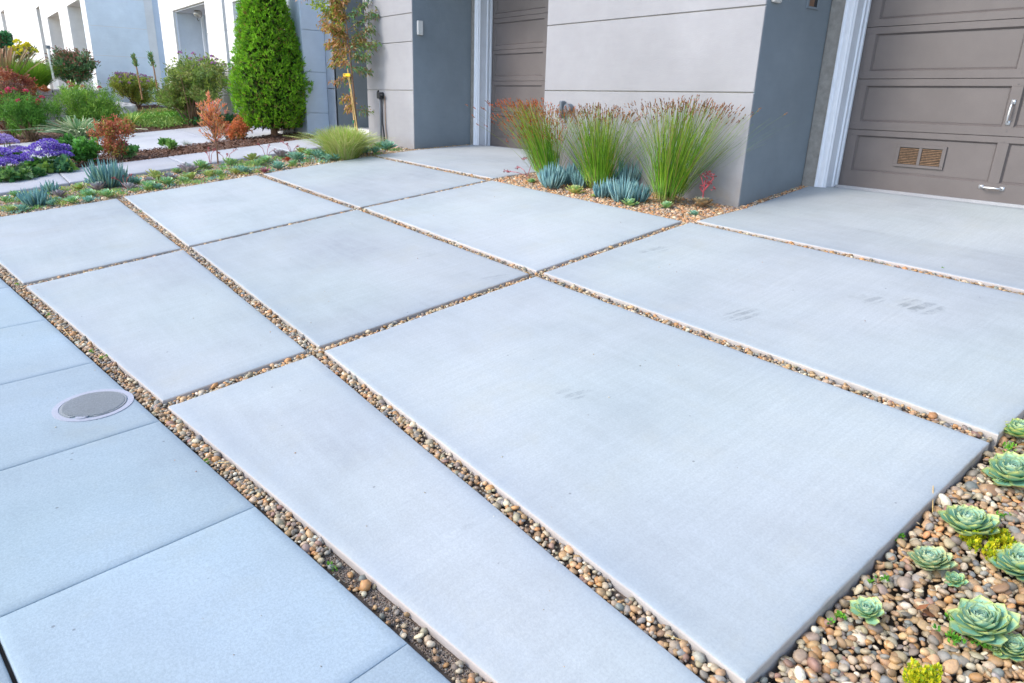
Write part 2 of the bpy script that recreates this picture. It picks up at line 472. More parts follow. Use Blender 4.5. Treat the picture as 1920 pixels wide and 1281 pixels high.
# narrow poured sill under both garage doors
sill = MB()
for x0, x1 in ((-9.66, -6.75), (-3.585, 2.2)):
    for i in range(24):
        a = x0 + (x1 - x0) * i / 24; b = x0 + (x1 - x0) * (i + 1) / 24
        sill.box(a, b, 7.16, 7.34, .78, .905 if x0 < -5 else .897)
sill.build('door_sill', 'path', driveway)

# sidewalk
walk = empty('sidewalk', kind='structure')
tag(walk, 'public sidewalk of blue-grey concrete squares with thin tooled joints')
ua = np.array([math.cos(R(7.6)), math.sin(R(7.6))]); va = np.array([-ua[1], ua[0]])
O = np.array([-2.596, .740]); SP = 1.035; gp = .0035
rows = [(-.925, 0), (-1.86, -.93), (-2.80, -1.865), (-3.75, -2.805)]
for i in range(-5, 16):
    for r, (v0, v1) in enumerate(rows):
        q = [O - ua * (i * SP - gp) + va * (v0 + gp), O - ua * (i * SP + SP - gp) + va * (v0 + gp),
             O - ua * (i * SP + SP - gp) + va * (v1 - gp), O - ua * (i * SP - gp) + va * (v1 - gp)]
        if q[0][0] < -19: continue
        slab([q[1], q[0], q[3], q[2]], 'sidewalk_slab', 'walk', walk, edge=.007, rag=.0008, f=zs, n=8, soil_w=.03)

# garden paths beyond the succulent bed
path = empty('garden_path', kind='structure')
tag(path, 'narrow pale concrete path between succulent bed and bark mulch')
yy = [-.4, 1.2, 2.75, 4.3, 5.35]
for a, b in zip(yy, yy[1:]):
    slab([(-12.42, a + .004), (-11.10 - (.06 if a > 1 else 0), a + .004), (-11.14, b - .004), (-12.38, b - .004)], 'path_slab', 'path', path, top=.03, edge=.012, thick=.18)
path2 = empty('walkway', kind='structure')
tag(path2, 'wide pale concrete walkway behind the bark mulch strip')
for a, b in ((.4, 2.35), (2.35, 3.9), (3.9, 5.30)):
    slab([(-16.75, a + .005), (-13.60, a + .005), (-13.60, b - .005), (-16.75, b - .005)], 'path_slab', 'path', path2, top=.02)
path3 = empty('entry_walk', kind='structure')
tag(path3, 'short concrete entry walk in front of the purple flowering shrubs')
slab([(-23.05, 3.6), (-21.45, 3.6), (-21.35, 5.38), (-23.05, 5.38)], 'path_slab', 'path', path3, top=.03)

# ------------------------------------------------------------------ utility cover in the sidewalk
uc = empty('utility_cover', (-4.005, .36, float(zs(-4.005, .36))), 'round patterned utility cover with chipped edge set in the sidewalk', 'utility cover')
def ring_mesh(r0, r1, z0, z1, n=48):
    mb = MB()
    for r, z in ((r0, z0), (r0, z1), (r1, z1), (r1, z0)):
        for k in range(n):
            t = 2 * math.pi * k / n; x = r * math.cos(t); y = r * math.sin(t); mb.v.append((x, y, z - .03 * x + .03 * y))
    for q in range(3):
        for k in range(n): k2 = (k + 1) % n; mb.f.append((q * n + k, q * n + k2, (q + 1) * n + k2, (q + 1) * n + k))
    return mb
ring_mesh(.163, .192, -.02, .0035).build('cover_ring', 'rim', uc)
lid = MB(); n = 48
pts = []
for k in range(n):
    t = 2 * math.pi * k / n; r = .1575
    dt = abs((t - R(330) + math.pi) % (2 * math.pi) - math.pi)
    if dt < R(19): r -= .024 * (1 - dt / R(19)) ** .5 + random.uniform(0, .004)
    pts.append((r * math.cos(t), r * math.sin(t)))
for z in (-.03, .0055):
    lid.v += [(x, y, z - .03 * x + .03 * y) for x, y in pts]
lid.f += [(k, (k + 1) % n, n + (k + 1) % n, n + k) for k in range(n)] + [tuple(range(n, 2 * n))]
lid.build('cover_lid', 'lid', uc)
rib = MB()                                     # raised close ribs of the lid
for i in range(-14, 15):
    o = i * .0105; hl = math.sqrt(max(0, .15 ** 2 - o * o)) - .004
    if i > 5: hl *= 1
    lo = -hl if o < .0 else -hl + .0
    ca, sa = math.cos(R(98)), math.sin(R(98))
    a0, a1 = -hl, hl
    if -o > .02 and False: pass
    P4 = []
    for (s_, w_) in ((a0, -.0032), (a1, -.0032), (a1, .0032), (a0, .0032)):
        x = s_ * ca - (o + w_) * sa; y = s_ * sa + (o + w_) * ca; P4.append((x, y))
    vb = [(x, y, .0055 - .03 * x + .03 * y) for x, y in P4] + [(x, y, .0095 - .03 * x + .03 * y) for x, y in P4]
    rib.add(vb, [(4, 5, 6, 7), (0, 1, 5, 4), (1, 2, 6, 5), (2, 3, 7, 6), (3, 0, 4, 7)])
rib.build('lid_ribs', 'lid', uc)
chip = MB().disc((.118 * math.cos(R(330)) + .018, .118 * math.sin(R(330)) - .012, 0), .03, -.02, .001, 20)
chip.build('patch', 'rim', uc)

# ------------------------------------------------------------------ pebbles
t_ = (1 + 5 ** .5) / 2
ICO_V = np.array([(-1, t_, 0), (1, t_, 0), (-1, -t_, 0), (1, -t_, 0), (0, -1, t_), (0, 1, t_), (0, -1, -t_), (0, 1, -t_), (t_, 0, -1), (t_, 0, 1), (-t_, 0, -1), (-t_, 0, 1)], float)
ICO_V /= np.linalg.norm(ICO_V[0])
ICO_F = np.array([(0, 11, 5), (0, 5, 1), (0, 1, 7), (0, 7, 10), (0, 10, 11), (1, 5, 9), (5, 11, 4), (11, 10, 2), (10, 7, 6), (7, 1, 8), (3, 9, 4), (3, 4, 2), (3, 2, 6), (3, 6, 8), (3, 8, 9), (4, 9, 5), (2, 4, 11), (6, 2, 10), (8, 6, 7), (9, 8, 1)])
def subdiv(V, F_):
    V = V.tolist(); cache = {}; out = []
    def mid(a, b):
        k = (min(a, b), max(a, b))
        if k not in cache:
            p = np.array(V[a]) + np.array(V[b]); p /= np.linalg.norm(p); cache[k] = len(V); V.append(p.tolist())
        return cache[k]
    for a, b, c in F_:
        ab, bc, ca = mid(a, b), mid(b, c), mid(c, a); out += [(a, ab, ca), (b, bc, ab), (c, ca, bc), (ab, bc, ca)]
    return np.array(V), np.array(out)
ICO2_V, ICO2_F = subdiv(ICO_V, ICO_F)
PAL = 1.02 * np.array([(.40, .27, .15), (.50, .35, .21), (.30, .20, .12), (.46, .26, .11), (.22, .21, .20), (.28, .29, .30), (.19, .22, .24),
                (.60, .55, .46), (.52, .20 + .08, .13), (.30, .19, .16), (.36, .33, .27), (.26, .22, .20), (.44, .38, .30), (.33, .30, .22), (.70, .67, .62)])
PW = np.array([14, 15, 7, 8, 6, 8, 4, 8, 2.5, 3, 9, 5, 11, 6, 2.0]); PW = PW / PW.sum(); PAL *= np.array([1.14, 1.02, .82])

def blobs(P, Rr, hi=False, flat=(.45, .8), palette=PAL, pw=PW, asp=(.62, 1.0)):
    BV, BF = (ICO2_V, ICO2_F) if hi else (ICO_V, ICO_F)
    n = len(P); nv = len(BV)
    sc = np.stack([Rr, Rr * rng.uniform(*asp, n), Rr * rng.uniform(*flat, n)], 1)
    v = BV[None] * sc[:, None]
    # lumpiness: superellipse and shear
    v = v + .10 * Rr[:, None, None] * np.sin(BV[None] * 2.3 + rng.uniform(0, 6, (n, 1, 3)))
    th = rng.uniform(0, 2 * np.pi, n); ti = rng.normal(0, .22, n); tj = rng.normal(0, .22, n)
    cz, sz = np.cos(th), np.sin(th)
    x = v[..., 0] * cz[:, None] - v[..., 1] * sz[:, None]; y = v[..., 0] * sz[:, None] + v[..., 1] * cz[:, None]; z = v[..., 2]
    z2 = z + x * ti[:, None] + y * tj[:, None]
    v = np.stack([x, y, z2], -1) + P[:, None]
    c = palette[rng.choice(len(palette), n, p=pw)] * rng.uniform(.75, 1.25, (n, 1)) * rng.uniform(.95, 1.05, (n, 3))
    f = (BF[None] + (np.arange(n) * nv)[:, None, None]).reshape(-1, 3)
    return v.reshape(-1, 3), f, np.repeat(np.clip(c, 0, .85), nv, 0)

def inquad(X, Y, q):
    c = np.array([p[:2] for p in q], float); s = None; ins = np.ones(len(X), bool)
    area = 0
    for i in range(4):
        a = c[i]; b = c[(i + 1) % 4]; area += a[0] * b[1] - a[1] * b[0]
    for i in range(4):
        a = c[i]; b = c[(i + 1) % 4]; cr = (b[0] - a[0]) * (Y - a[1]) - (b[1] - a[1]) * (X - a[0])
        ins &= (cr * np.sign(area) > -.0045 * np.linalg.norm(b - a) / 1.0)
    return ins

def scatter(x0, x1, y0, y1, d, jit=.35):
    xs_ = np.arange(x0, x1, d); ys_ = np.arange(y0, y1, d * .87)
    X, Y = np.meshgrid(xs_, ys_); X = X + (np.arange(len(ys_))[:, None] % 2) * d / 2
    X = X + rng.uniform(-jit, jit, X.shape) * d; Y = Y + rng.uniform(-jit, jit, Y.shape) * d
    return X.ravel(), Y.ravel()

def outside_slabs(X, Y):
    m = np.ones(len(X), bool)
    for q in D.values(): m &= ~inquad(X, Y, q)
    return m

joints = empty('pebble_joints', kind='structure')
tag(joints, 'pebble filled strips between the driveway slabs')
sheet('soil', -9.75, -.775, -.30, 5.2, 180, 120, -.036, 'soil', joints)
X, Y = scatter(-9.72, -.775, -.3, 5.1, .0195)
sidegap = Y > (.614 + .132 * (X + 3.529)) + .012
m = outside_slabs(X, Y) & sidegap
X, Y = X[m], Y[m]
patch = np.sin(X * 3.1 + 1.2) * np.sin(X * 1.37 + Y * 2.3 + .4) + rng.uniform(-.5, .5, len(X))
bare = (Y < yS(X) + .06) & (X > -2.15) & (X < -1.35) & (rng.random(len(X)) < .7)
keep = ~bare; X, Y = X[keep], Y[keep]
r = np.clip(rng.lognormal(math.log(.0118), .33, len(X)), .006, .024)
Z = zg(X, Y) - .026 + r * .35 + rng.uniform(-.004, .006, len(X))
v, f, c = blobs(np.stack([X, Y, Z], 1), r, False)
o = add_mesh('pebbles', np_mesh('pebbles', v, f, c, True), 'pebble', joints); o['kind'] = 'stuff'
# fine grit and crumbs of soil packed between the stones
Xg = rng.uniform(-5.5, -.78, 42000); Yg = yS(Xg) + rng.uniform(-.05, .05, len(Xg)); m = outside_slabs(Xg, Yg) & (Yg > (.614 + .132 * (Xg + 3.529)) + .003); Xg, Yg = Xg[m], Yg[m]
rg_ = rng.uniform(.0015, .0045, len(Xg)); v, f, c = blobs(np.stack([Xg, Yg, zg(Xg, Yg) - .034 + rg_ * .4], 1), rg_, False, palette=np.array([(.16, .12, .09), (.22, .17, .12), (.30, .22, .15), (.12, .10, .08), (.34, .31, .27)]), pw=np.array([.3, .25, .2, .15, .1]))
o = add_mesh('grit', np_mesh('grit', v, f, c, True), 'pebble', joints); o['kind'] = 'stuff'
# second layer near the camera, larger stones
nr = np.hypot(X, Y) < 4.2
X2, Y2 = X[nr][::5] + .006, Y[nr][::5]
r2 = rng.uniform(.010, .020, len(X2)); ok = outside_slabs(X2 + r2 * .6, Y2) & outside_slabs(X2 - r2 * .6, Y2) & outside_slabs(X2, Y2 + r2 * .6) & outside_slabs(X2, Y2 - r2 * .6)
ok &= Y2 - r2 * .5 > (.614 + .132 * (X2 + 3.529)) + .01
X2, Y2, r2 = X2[ok], Y2[ok], r2[ok]
v, f, c = blobs(np.stack([X2, Y2, zg(X2, Y2) - .018], 1), r2 * .85, True)
o = add_mesh('large_pebbles', np_mesh('large_pebbles', v, f, c, True), 'pebble', joints); o['kind'] = 'stuff'

# --- right bed: individual stones near the camera
rbed = empty('gravel_bed', kind='structure')
tag(rbed, 'bed of mixed river pebbles along the right edge of the driveway')
sheet('soil', -.80, 3.2, -.2, 5.2, 50, 60, -.100, 'soil', rbed)
def bed_z(X, Y): return zg(X, Y) - .050 + .012 * np.sin(X * 5 + 1) * np.sin(Y * 4)
for lay, (d, hi, dz) in enumerate(((.0215, True, 0.0), (.027, True, .010))):
    X, Y = scatter(-.75, 1.6, .75, 4.4, d, .42)
    # only where the bed is open to view from the drive, and clear of the slabs
    m = outside_slabs(X, Y) & (X > -.745) & (X < .2 + .35 * Y) & (Y > yS(X) + .03)
    if lay: m &= rng.random(len(X)) < .45
    X, Y = X[m], Y[m]
    r = np.clip(rng.lognormal(math.log(.0128), .32, len(X)), .006, .028)
    Z = bed_z(X, Y) + dz + r * .2 + rng.uniform(-.004, .004, len(X))
    if lay:
        sel = np.argsort(-r / np.hypot(np.hypot(X, Y), 1.6))[:290]
        msk = np.zeros(len(X), bool); msk[sel] = True
        XI, YI, ZI, RI = X[msk], Y[msk], Z[msk], r[msk]
        X, Y, Z, r = X[~msk], Y[~msk], Z[~msk], r[~msk]
    v, f, c = blobs(np.stack([X, Y, Z], 1), r, hi)
    o = add_mesh('pebbles', np_mesh('pebbles', v, f, c, True), 'pebble', rbed); o['kind'] = 'stuff'
proto = []
for k in range(24):
    v, f, c = blobs(np.zeros((1, 3)), np.array([1.0]), True, palette=PAL[k % 15:k % 15 + 1], pw=[1.0])
    me = np_mesh('pebble', v, f, c, True); me.materials.append(M['pebble']); proto.append(me)
for k in range(len(XI)):
    o = bpy.data.objects.new('pebble', proto[int(rng.integers(24))]); col.objects.link(o); o.parent = rbed
    o.location = (XI[k], YI[k], ZI[k]); s_ = RI[k]; o.scale = (s_, s_, s_); o.rotation_euler = (0, 0, rng.uniform(0, 6.28))

# --- planter bed by the wall, left bed, strips at the wall foot
def pebble_area(name, label, x0, x1, y0, y1, d, rad, dz, soil_dz=-.06, cond=None, pal=PAL, pw=PW, sx=None):
    e = empty(name, kind='structure'); tag(e, label)
    s0, s1, s2, s3 = sx or (x0, x1, y0, y1)
    sheet('soil', s0, s1, s2, s3, 40, 40, soil_dz, 'soil', e)
    X, Y = scatter(x0, x1, y0, y1, d); m = outside_slabs(X, Y)
    if cond is not None: m &= cond(X, Y)
    X, Y = X[m], Y[m]
    r = np.clip(rng.lognormal(math.log(rad), .3, len(X)), rad * .5, rad * 2)
    Z = zg(X, Y) + dz + rng.uniform(-.004, .008, len(X))
    v, f, c = blobs(np.stack([X, Y, Z], 1), r, False, palette=pal, pw=pw)
    o = add_mesh('pebbles', np_mesh('pebbles', v, f, c, True), 'pebble', e); o['kind'] = 'stuff'
    return e
WARM = PAL.copy(); WARM[:, 0] *= 1.2; WARM[:, 1] *= 1.05
pebble_area('planter_bed', 'triangle of tan pebbles at the foot of the grey wall between the garages', -6.85, -3.66, 4.98, 5.86, .021, .0150, -.018, -.045,
            lambda X, Y: (X > -6.76) | (Y < 5.1), WARM)
pebble_area('wall_foot_gravel', 'thin line of gravel along the foot of the slate return wall', -3.84, -3.74, 5.84, 7.0, .018, .012, -.012, -.045, None, WARM)
pebble_area('succulent_bed', 'long pebble bed of succulents left of the driveway', -11.12, -9.70, -.55, 5.86, .031, .019, -.022, -.055,
            lambda X, Y: X < -9.66)
pebble_area('pier_foot_gravel', 'strip of gravel at the foot of the left grey pier', -9.90, -9.70, 5.2, 7.0, .02, .013, -.012, -.045)

# --- bark mulch
def mulch(name, label, x0, x1, y0, y1, n, dz=.03):
    e = empty(name, kind='structure'); tag(e, label)
    sheet('soil', x0, x1, y0, y1, 30, 30, dz - .02, 'bark', e)
    X = rng.uniform(x0, x1, n); Y = rng.uniform(y0, y1, n); Z = zg(X, Y) + dz + rng.uniform(-.01, .015, n)
    L = rng.uniform(.012, .035, n); W_ = rng.uniform(.004, .010, n); th = rng.uniform(0, 6.28, n); el = rng.normal(0, .3, n)
    a = np.stack([np.cos(th) * np.cos(el), np.sin(th) * np.cos(el), np.sin(el)], 1); b = np.stack([-np.sin(th), np.cos(th), rng.normal(0, .3, n)], 1)
    P = np.stack([X, Y, Z], 1)
    v = np.stack([P - a * L[:, None] - b * W_[:, None], P + a * L[:, None] - b * W_[:, None], P + a * L[:, None] + b * W_[:, None], P - a * L[:, None] + b * W_[:, None]], 1)
    c = np.array([(.20, .105, .07), (.13, .07, .05), (.28, .17, .12), (.22, .15, .12)])[rng.integers(0, 4, n)] * rng.uniform(.7, 1.25, (n, 1))
    o = add_mesh('bark_chips', np_mesh('bark_chips', v.reshape(-1, 3), np.arange(4 * n).reshape(-1, 4), np.repeat(c, 4, 0)), 'mulch', e); o['kind'] = 'stuff'
mulch('mulch_strip', 'red-brown bark mulch strip between the two paths', -13.62, -12.36, -.6, 5.40, 9000)
mulch('mulch_bed', 'dark mulch behind the wide walkway', -21.4, -16.7, .2, 5.40, 9000, .02)
mulch('far_mulch', 'mulch under the mauve flowering shrub', -26.0, -23.06, 3.4, 5.6, 2500, .03)

# ------------------------------------------------------------------ houses
def courses(e, axis, at_, a0, a1, zlist, mat, depth=.05, gap=.010, face=-1):
    """smooth rendered courses with recessed joints; axis 'y' = wall facing -y at y=at_, 'x' = wall facing +x at x=at_"""
    for z0, z1 in zip(zlist, zlist[1:]):
        mb = MB()
        if axis == 'y': mb.box(a0, a1, at_, at_ + depth, z0 + gap / 2, z1 - gap / 2, .004)
        else: mb.box(at_ - depth, at_, a0, a1, z0 + gap / 2, z1 - gap / 2, .004)
        mb.build('wall_panel', mat, e)

house = empty('grey_house', (-6, 5.84, .75), 'light grey stucco house with slate blue returns and two taupe garage doors', 'house')
house.location = (0, 0, 0)
ZC = [.45, 1.0, 1.752, 2.475, 3.20, 3.92]      # course lines of the grey wall
ZC = [.45, 1.752, 2.475, 3.20, 3.92]
courses(house, 'y', 5.84, -6.74, -3.832, ZC, 'wall')
courses(house, 'y', 5.84, -11.40, -9.862, [.45, 1.735, 2.44, 2.835, 3.55, 4.2], 'wall')
MB().box(-6.735, -3.84, 5.858, 7.6, .3, 4.4).build('wall_core', 'wallback', house); MB().box(-11.39, -9.87, 5.858, 7.6, .3, 4.4).build('wall_core', 'wallback', house)
for x in (-3.83, -9.86):                       # slate return walls of the garage bays
    MB().box(x - .02, x, 5.852, 6.93, .3, 4.3, .003).build('return_wall', 'slate', house)
for x in (-6.74,):                             # the other returns, seen only from the side
    MB().box(x, x + .004, 5.862, 6.93, .3, 4.3).build('return_wall', 'slate', house)
MB().box(-12.76, -12.72, 5.86, 9.0, .3, 4.6).build('return_wall', 'slate', house)
MB().box(-12.72, -11.4, 8.6, 8.7, .3, 4.6).build('entry_wall', 'slate', house)
courses(house, 'y', 5.84, -13.045, -12.72, [.3, 1.75, 2.44, 3.2, 3.9, 4.6], 'bluegrey')
# bare concrete jamb faces
for x in (-3.83, -9.86):
    MB().box(x, x + .145 if x > -5 else x + .11, 6.93, 7.6, .3, 4.3, .004).build('jamb_face', 'conc_face', house)
MB().box(-9.86, -6.74, 5.86, 7.6, 3.92, 4.5).build('lintel', 'wall', house)
MB().box(-3.83, 2.6, 5.86, 7.6, 4.1, 4.5).build('lintel', 'wall', house)
MB().box(-13.0, 2.6, 5.95, 10, 4.401, 6.2).build('upper_wall', 'wall', house)
MB().box(2.4, 4.0, 5.84, 7.6, .3, 4.4).build('wall_core', 'wall', house)
MB().box(-11.4, -6.7, 7.62, 10, .3, 4.4).build('rear_wall', 'wallback', house)
MB().box(-6.7, 4, 7.62, 10, .3, 4.4).build('rear_wall', 'wallback', house)

def jamb(x0, yf, z0, z1, wid, dep):
    """white moulded casing: stepped profile round the corner, front width wid and reveal depth dep"""
    e = empty('door_casing', parent=house)
    prof = []
    # front face mouldings
    steps = [(0, .0), (.012, .018), (.026, .018), (.034, .006), (.052, .006), (.060, .016), (wid - .012, .016)]
    for u, h in steps: prof.append((x0 + u, yf - h))
    prof.append((x0 + wid, yf - .004))
    dsteps = [(.0, .0), (.02, .012), (.035, .012), (.045, .0), (.16, .0), (.168, .014), (.192, .014), (.20, .0), (.226, .0), (.234, .016), (.26, .016), (dep, .0)]
    for u, h in dsteps: prof.append((x0 + wid + h, yf + .004 + u))
    mb = MB(); n = len(prof)
    for z in (z0, z1): mb.v += [(x, y, z) for x, y in prof] + [(x0, yf + dep, z)]
    n += 1
    mb.f += [(k, (k + 1) % n, n + (k + 1) % n, n + k) for k in range(n)] + [tuple(range(n)), tuple(range(n, 2 * n))]
    mb.build('moulding', 'trim', e)
jamb(-3.69, 6.928, .878, 4.2, .10, .265)
jamb(-9.755, 6.928, .892, 4.2, .10, .265)

def garage(x0, cols, z0, lines, pans, vent=False, width=1.24, gap=.085):
    e = empty('garage_door', parent=house)
    y = 7.2
    xe = x0 + .105 + cols * width + (cols - 1) * gap + .13
    top = lines[-1]
    zz = [z0] + lines
    for k, (a, b) in enumerate(zip(zz, zz[1:])):
        s_ = MB()
        # stiles and rails as one frame of boards round the sunk panels
        pz0, pz1 = pans[k]
        s_.box(x0, xe, y, y + .045, a + .002, pz0, .0015); s_.box(x0, xe, y, y + .045, pz1, b - .002, .0015)
        xx = x0
        for c_ in range(cols):
            l = x0 + .105 + c_ * (width + gap)
            s_.box(xx, l, y + .0006, y + .045, pz0, pz1)
            xx = l + width
        s_.box(xx, xe, y + .0006, y + .045, pz0, pz1)
        s_.build('door_section', 'door', e)
        for c_ in range(cols):
            l = x0 + .105 + c_ * (width + gap); r_ = l + width
            p = MB()                              # sunk panel with a sloping moulding
            o_ = [(l, pz0), (r_, pz0), (r_, pz1), (l, pz1)]; i_ = [(l + .014, pz0 + .014), (r_ - .014, pz0 + .014), (r_ - .014, pz1 - .014), (l + .014, pz1 - .014)]
            p.v = [(x, y + .003, z) for x, z in o_] + [(x, y + .024, z) for x, z in i_] + [(x + (.006 if x < (l + r_) / 2 else -.006), y + .022, z + (.006 if z < (pz0 + pz1) / 2 else -.006)) for x, z in i_]
            p.f = [(k2, (k2 + 1) % 4, 4 + (k2 + 1) % 4, 4 + k2) for k2 in range(4)] + [(4 + k2, 4 + (k2 + 1) % 4, 8 + (k2 + 1) % 4, 8 + k2) for k2 in range(4)] + [(8, 9, 10, 11)]
            p.build('door_panel', 'door', e)
    bolts = MB()
    for z in lines:
        for dz in (-.045, .045):
            for c_ in range(cols + 1):
                bx = x0 + .052 if c_ == 0 else x0 + .105 + c_ * (width + gap) - gap / 2
                for dd in ((0,) if c_ else (-.03, 0)):
                    bolts.disc((bx + dd, y, z + dz + dd * .9), .006, 0, 0, 6) if False else bolts.tube([(bx + dd, y + .001, z + dz + dd * .9), (bx + dd, y - .004, z + dz + dd * .9)], .0055, 6)
    bolts.build('bolts', 'door', e)['kind'] = 'stuff'
    return e
lines = [1.452, 1.925, 2.392, 2.855, 3.32]
pans = [(1.055, 1.397), (1.530, 1.862), (1.997, 2.330), (2.460, 2.79), (2.925, 3.25)]
gd = garage(-3.578, 3, .895, lines, pans)
gl = garage(-9.69, 2, .905, lines, pans, width=1.205)
# louvred vent low in the right door
vf = MB()
vx0, vx1, vz0, vz1 = -3.075, -2.628, 1.128, 1.335
for a in ((vx0, vx1, vz0, vz0 + .026), (vx0, vx1, vz1 - .026, vz1), (vx0, vx0 + .035, vz0 + .026, vz1 - .026), (vx1 - .035, vx1, vz0 + .026, vz1 - .026), (-2.866, -2.838, vz0 + .026, vz1 - .026)):
    vf.box(a[0], a[1], 7.206, 7.222, a[2], a[3], .002)
vent = vf.build('vent', 'door', gd)
for xa, xb in ((vx0 + .037, -2.868), (-2.836, vx1 - .037)):
    for k in range(10):
        z = vz0 + .031 + k * .0150
        mb = MB(); mb.add([(xa, 7.2085, z), (xb, 7.2085, z), (xb, 7.2150, z + .0072), (xa, 7.2150, z + .0072), (xa, 7.2095, z - .001), (xb, 7.2095, z - .001), (xb, 7.216, z + .0062), (xa, 7.216, z + .0062)],
                          [(0, 1, 2, 3), (4, 5, 6, 7), (0, 1, 5, 4), (2, 3, 7, 6), (0, 3, 7, 4), (1, 2, 6, 5)])
        o = mb.build('louvre', 'brass', gd)
MB().box(vx0 + .03, vx1 - .03, 7.2215, 7.2235, vz0 + .02, vz1 - .02).build('vent_backing', 'black', gd)
def handle(p0, p1):
    e = MB(); a = Vector(p0); b = Vector(p1); d = (b - a).normalized()
    for q in (a, b):
        side = Vector((d.z, 0, -d.x))
        c4 = [q + d * u * .019 + side * w * .017 for u, w in ((-1, -1), (1, -1), (1, 1), (-1, 1))]
        e.add([(c.x, 7.2, c.z) for c in c4] + [(c.x, 7.193, c.z) for c in c4], [(4, 5, 6, 7), (0, 1, 5, 4), (1, 2, 6, 5), (2, 3, 7, 6), (3, 0, 4, 7)])
    pts = []
    for k in range(9):
        t = k / 8; q = a.lerp(b, t); off = .032 * min(1, math.sin(math.pi * t) * 2.2); pts.append((q.x, 7.193 - off, q.z))
    e.tube(pts, [.0075, .007, .008, .009, .0095, .009, .008, .007, .0075], 8)
    e.build('handle', 'steel', gd, True)
handle((-2.192, 7.2, 1.735), (-2.196, 7.2, 1.566)); handle((-2.275, 7.2, 1.015), (-2.112, 7.2, 1.014))
# things on the return walls
sensor = MB().box(-9.86, -9.818, 5.915, 6.012, 2.535, 2.735, .008).build('wall_sensor', 'sensor')
tag(sensor, 'small off-white plastic box on the slate return wall of the left garage', 'sensor box')
sb = MB().box(-3.83, -3.79, 5.90, 6.025, 2.505, 2.66, .010).build('wall_light', 'sensor')
tag(sb, 'off-white fixture high on the slate return wall beside the right garage', 'wall light')
ms = empty('mail_slot', (0, 0, 0), 'small framed brown mail slot high on the right slate return wall', 'mail slot')
fr = MB()
for a in ((6.49, 6.70, 2.515, 2.535), (6.49, 6.52, 2.535, 2.76), (6.67, 6.70, 2.535, 2.76), (6.49, 6.70, 2.76, 2.78)): fr.box(-3.83, -3.818, *a, .002)
fr.build('frame', 'slate', ms); MB().box(-3.83, -3.823, 6.521, 6.61, 2.536, 2.759).build('flap', 'copper', ms); MB().box(-3.83, -3.826, 6.61, 6.669, 2.536, 2.759).build('opening', 'black', ms)
# house number on the left pier
fc = bpy.data.curves.new('house_number', 'FONT'); fc.body = '65'; fc.size = .30; fc.extrude = .012; fc.offset = -.006
to = bpy.data.objects.new('tmp', fc); col.objects.link(to)
dg = bpy.context.evaluated_depsgraph_get(); dg.update()
nm = bpy.data.meshes.new_from_object(to.evaluated_get(dg)); bpy.data.objects.remove(to)
num = bpy.data.objects.new('house_number', nm); nm.materials.clear(); put(num, None, 'sensor')
num.location = (-11.36, 5.80, 3.03); num.rotation_euler = (R(90), 0, 0)
tag(num, 'white numerals 65 mounted high on the left grey pier', 'house number')
# entry step seen behind the young tree
st = empty('entry_step', (-12.1, 6.3, .85), 'low pale concrete step in the entry recess behind the young tree', 'step')
st.location = (0, 0, 0)
MB().box(-12.70, -11.42, 5.98, 8.55, .5, 1.06, .01).build('tread', 'white', st); MB().box(-12.69, -11.43, 5.94, 5.979, .5, .98, .01).build('riser', 'path', st)

# --- neighbouring white house
h2 = empty('white_house', label='long white stucco house with deep entry recesses behind the conifer', cat='house')
Z2 = [.3, 1.305, 2.03, 2.745, 3.46, 4.2, 4.9, 5.6]
MB().box(-13.5, -13.05, 5.402, 9.5, .3, 6.0).build('side_core', 'blue', h2)
courses(h2, 'x', -13.03, 5.40, 5.835, Z2, 'blue', .022, .010)
courses(h2, 'y', 5.40, -13.75, -13.053, [.3, 1.305, 2.03, 2.745, 3.46, 4.2, 4.9, 5.6], 'blue', .04, .010)
def hwall(x0, x1, z0=.3, z1=5.8, mat='white'):
    zz = [z0] + [z for z in (1.55, 2.25, 2.95, 3.66, 4.4, 5.1) if z0 + .1 < z < z1 - .1] + [z1]
    courses(h2, 'y', 5.40, x0, x1, zz, mat, .04, .012)
    MB().box(x0 + .001, x1 - .001, 5.415, 7.5, z0, z1).build('wall_core', 'white', h2)
hwall(-23.10, -21.66); hwall(-18.72, -17.43); hwall(-17.22, -16.70, .3, 5.8)
hwall(-21.66, -18.72, 3.66, 5.8); hwall(-16.70, -14.6, 3.48, 5.8); hwall(-14.6, -13.75, .3, 5.8)
for (x0, x1, zt, nm_) in ((-21.66, -18.72, 3.66, 0), (-16.70, -14.6, 3.48, 1)):
    MB().box(x0, x1, 6.9, 7.0, .3, zt + .2).build('recess_wall', 'recess', h2)
    for xx in (x0 + .001, x0 + .38, x0 + .8):
        MB().box(xx, xx + (.03), 6.0 if xx > x0 + .1 else 5.47, 6.06 if xx > x0 + .1 else 5.50, .5, zt + .1).build('reveal_trim', 'trim', h2)
    MB().box(x0, x0 + .02, 5.46, 6.9, .3, zt).build('reveal', 'blue', h2)
    MB().box(x1 - .30, x1, 6.1, 6.9, .3, zt, .01).build('inner_pier', 'white', h2)
    MB().box(x0 + .002, x1 - .002, 5.455, 6.89, zt - .03, zt - .006).build('soffit', 'recess', h2)
MB().box(-17.43, -17.22, 5.52, 5.6, .3, 5.8).build('wall_gap', 'bluegrey', h2)
MB().tube([(-17.27, 5.46, .9), (-17.27, 5.46, 5.8)], .035, 8).build('downpipe', 'greypipe', h2)
lamp = empty('porch_lamp', label='round glass porch lamp with dark bracket hanging in the white house recess', cat='lamp')
LP = (-20.587, 5.750, 3.580)
mb = MB()
import bmesh as _b
def ball(p, r, name, mat, parent, sc=(1, 1, 1)):
    v = ICO2_V * r * np.array(sc) + np.array(p); me = np_mesh(name, v, ICO2_F, None, True); return add_mesh(name, me, mat, parent)
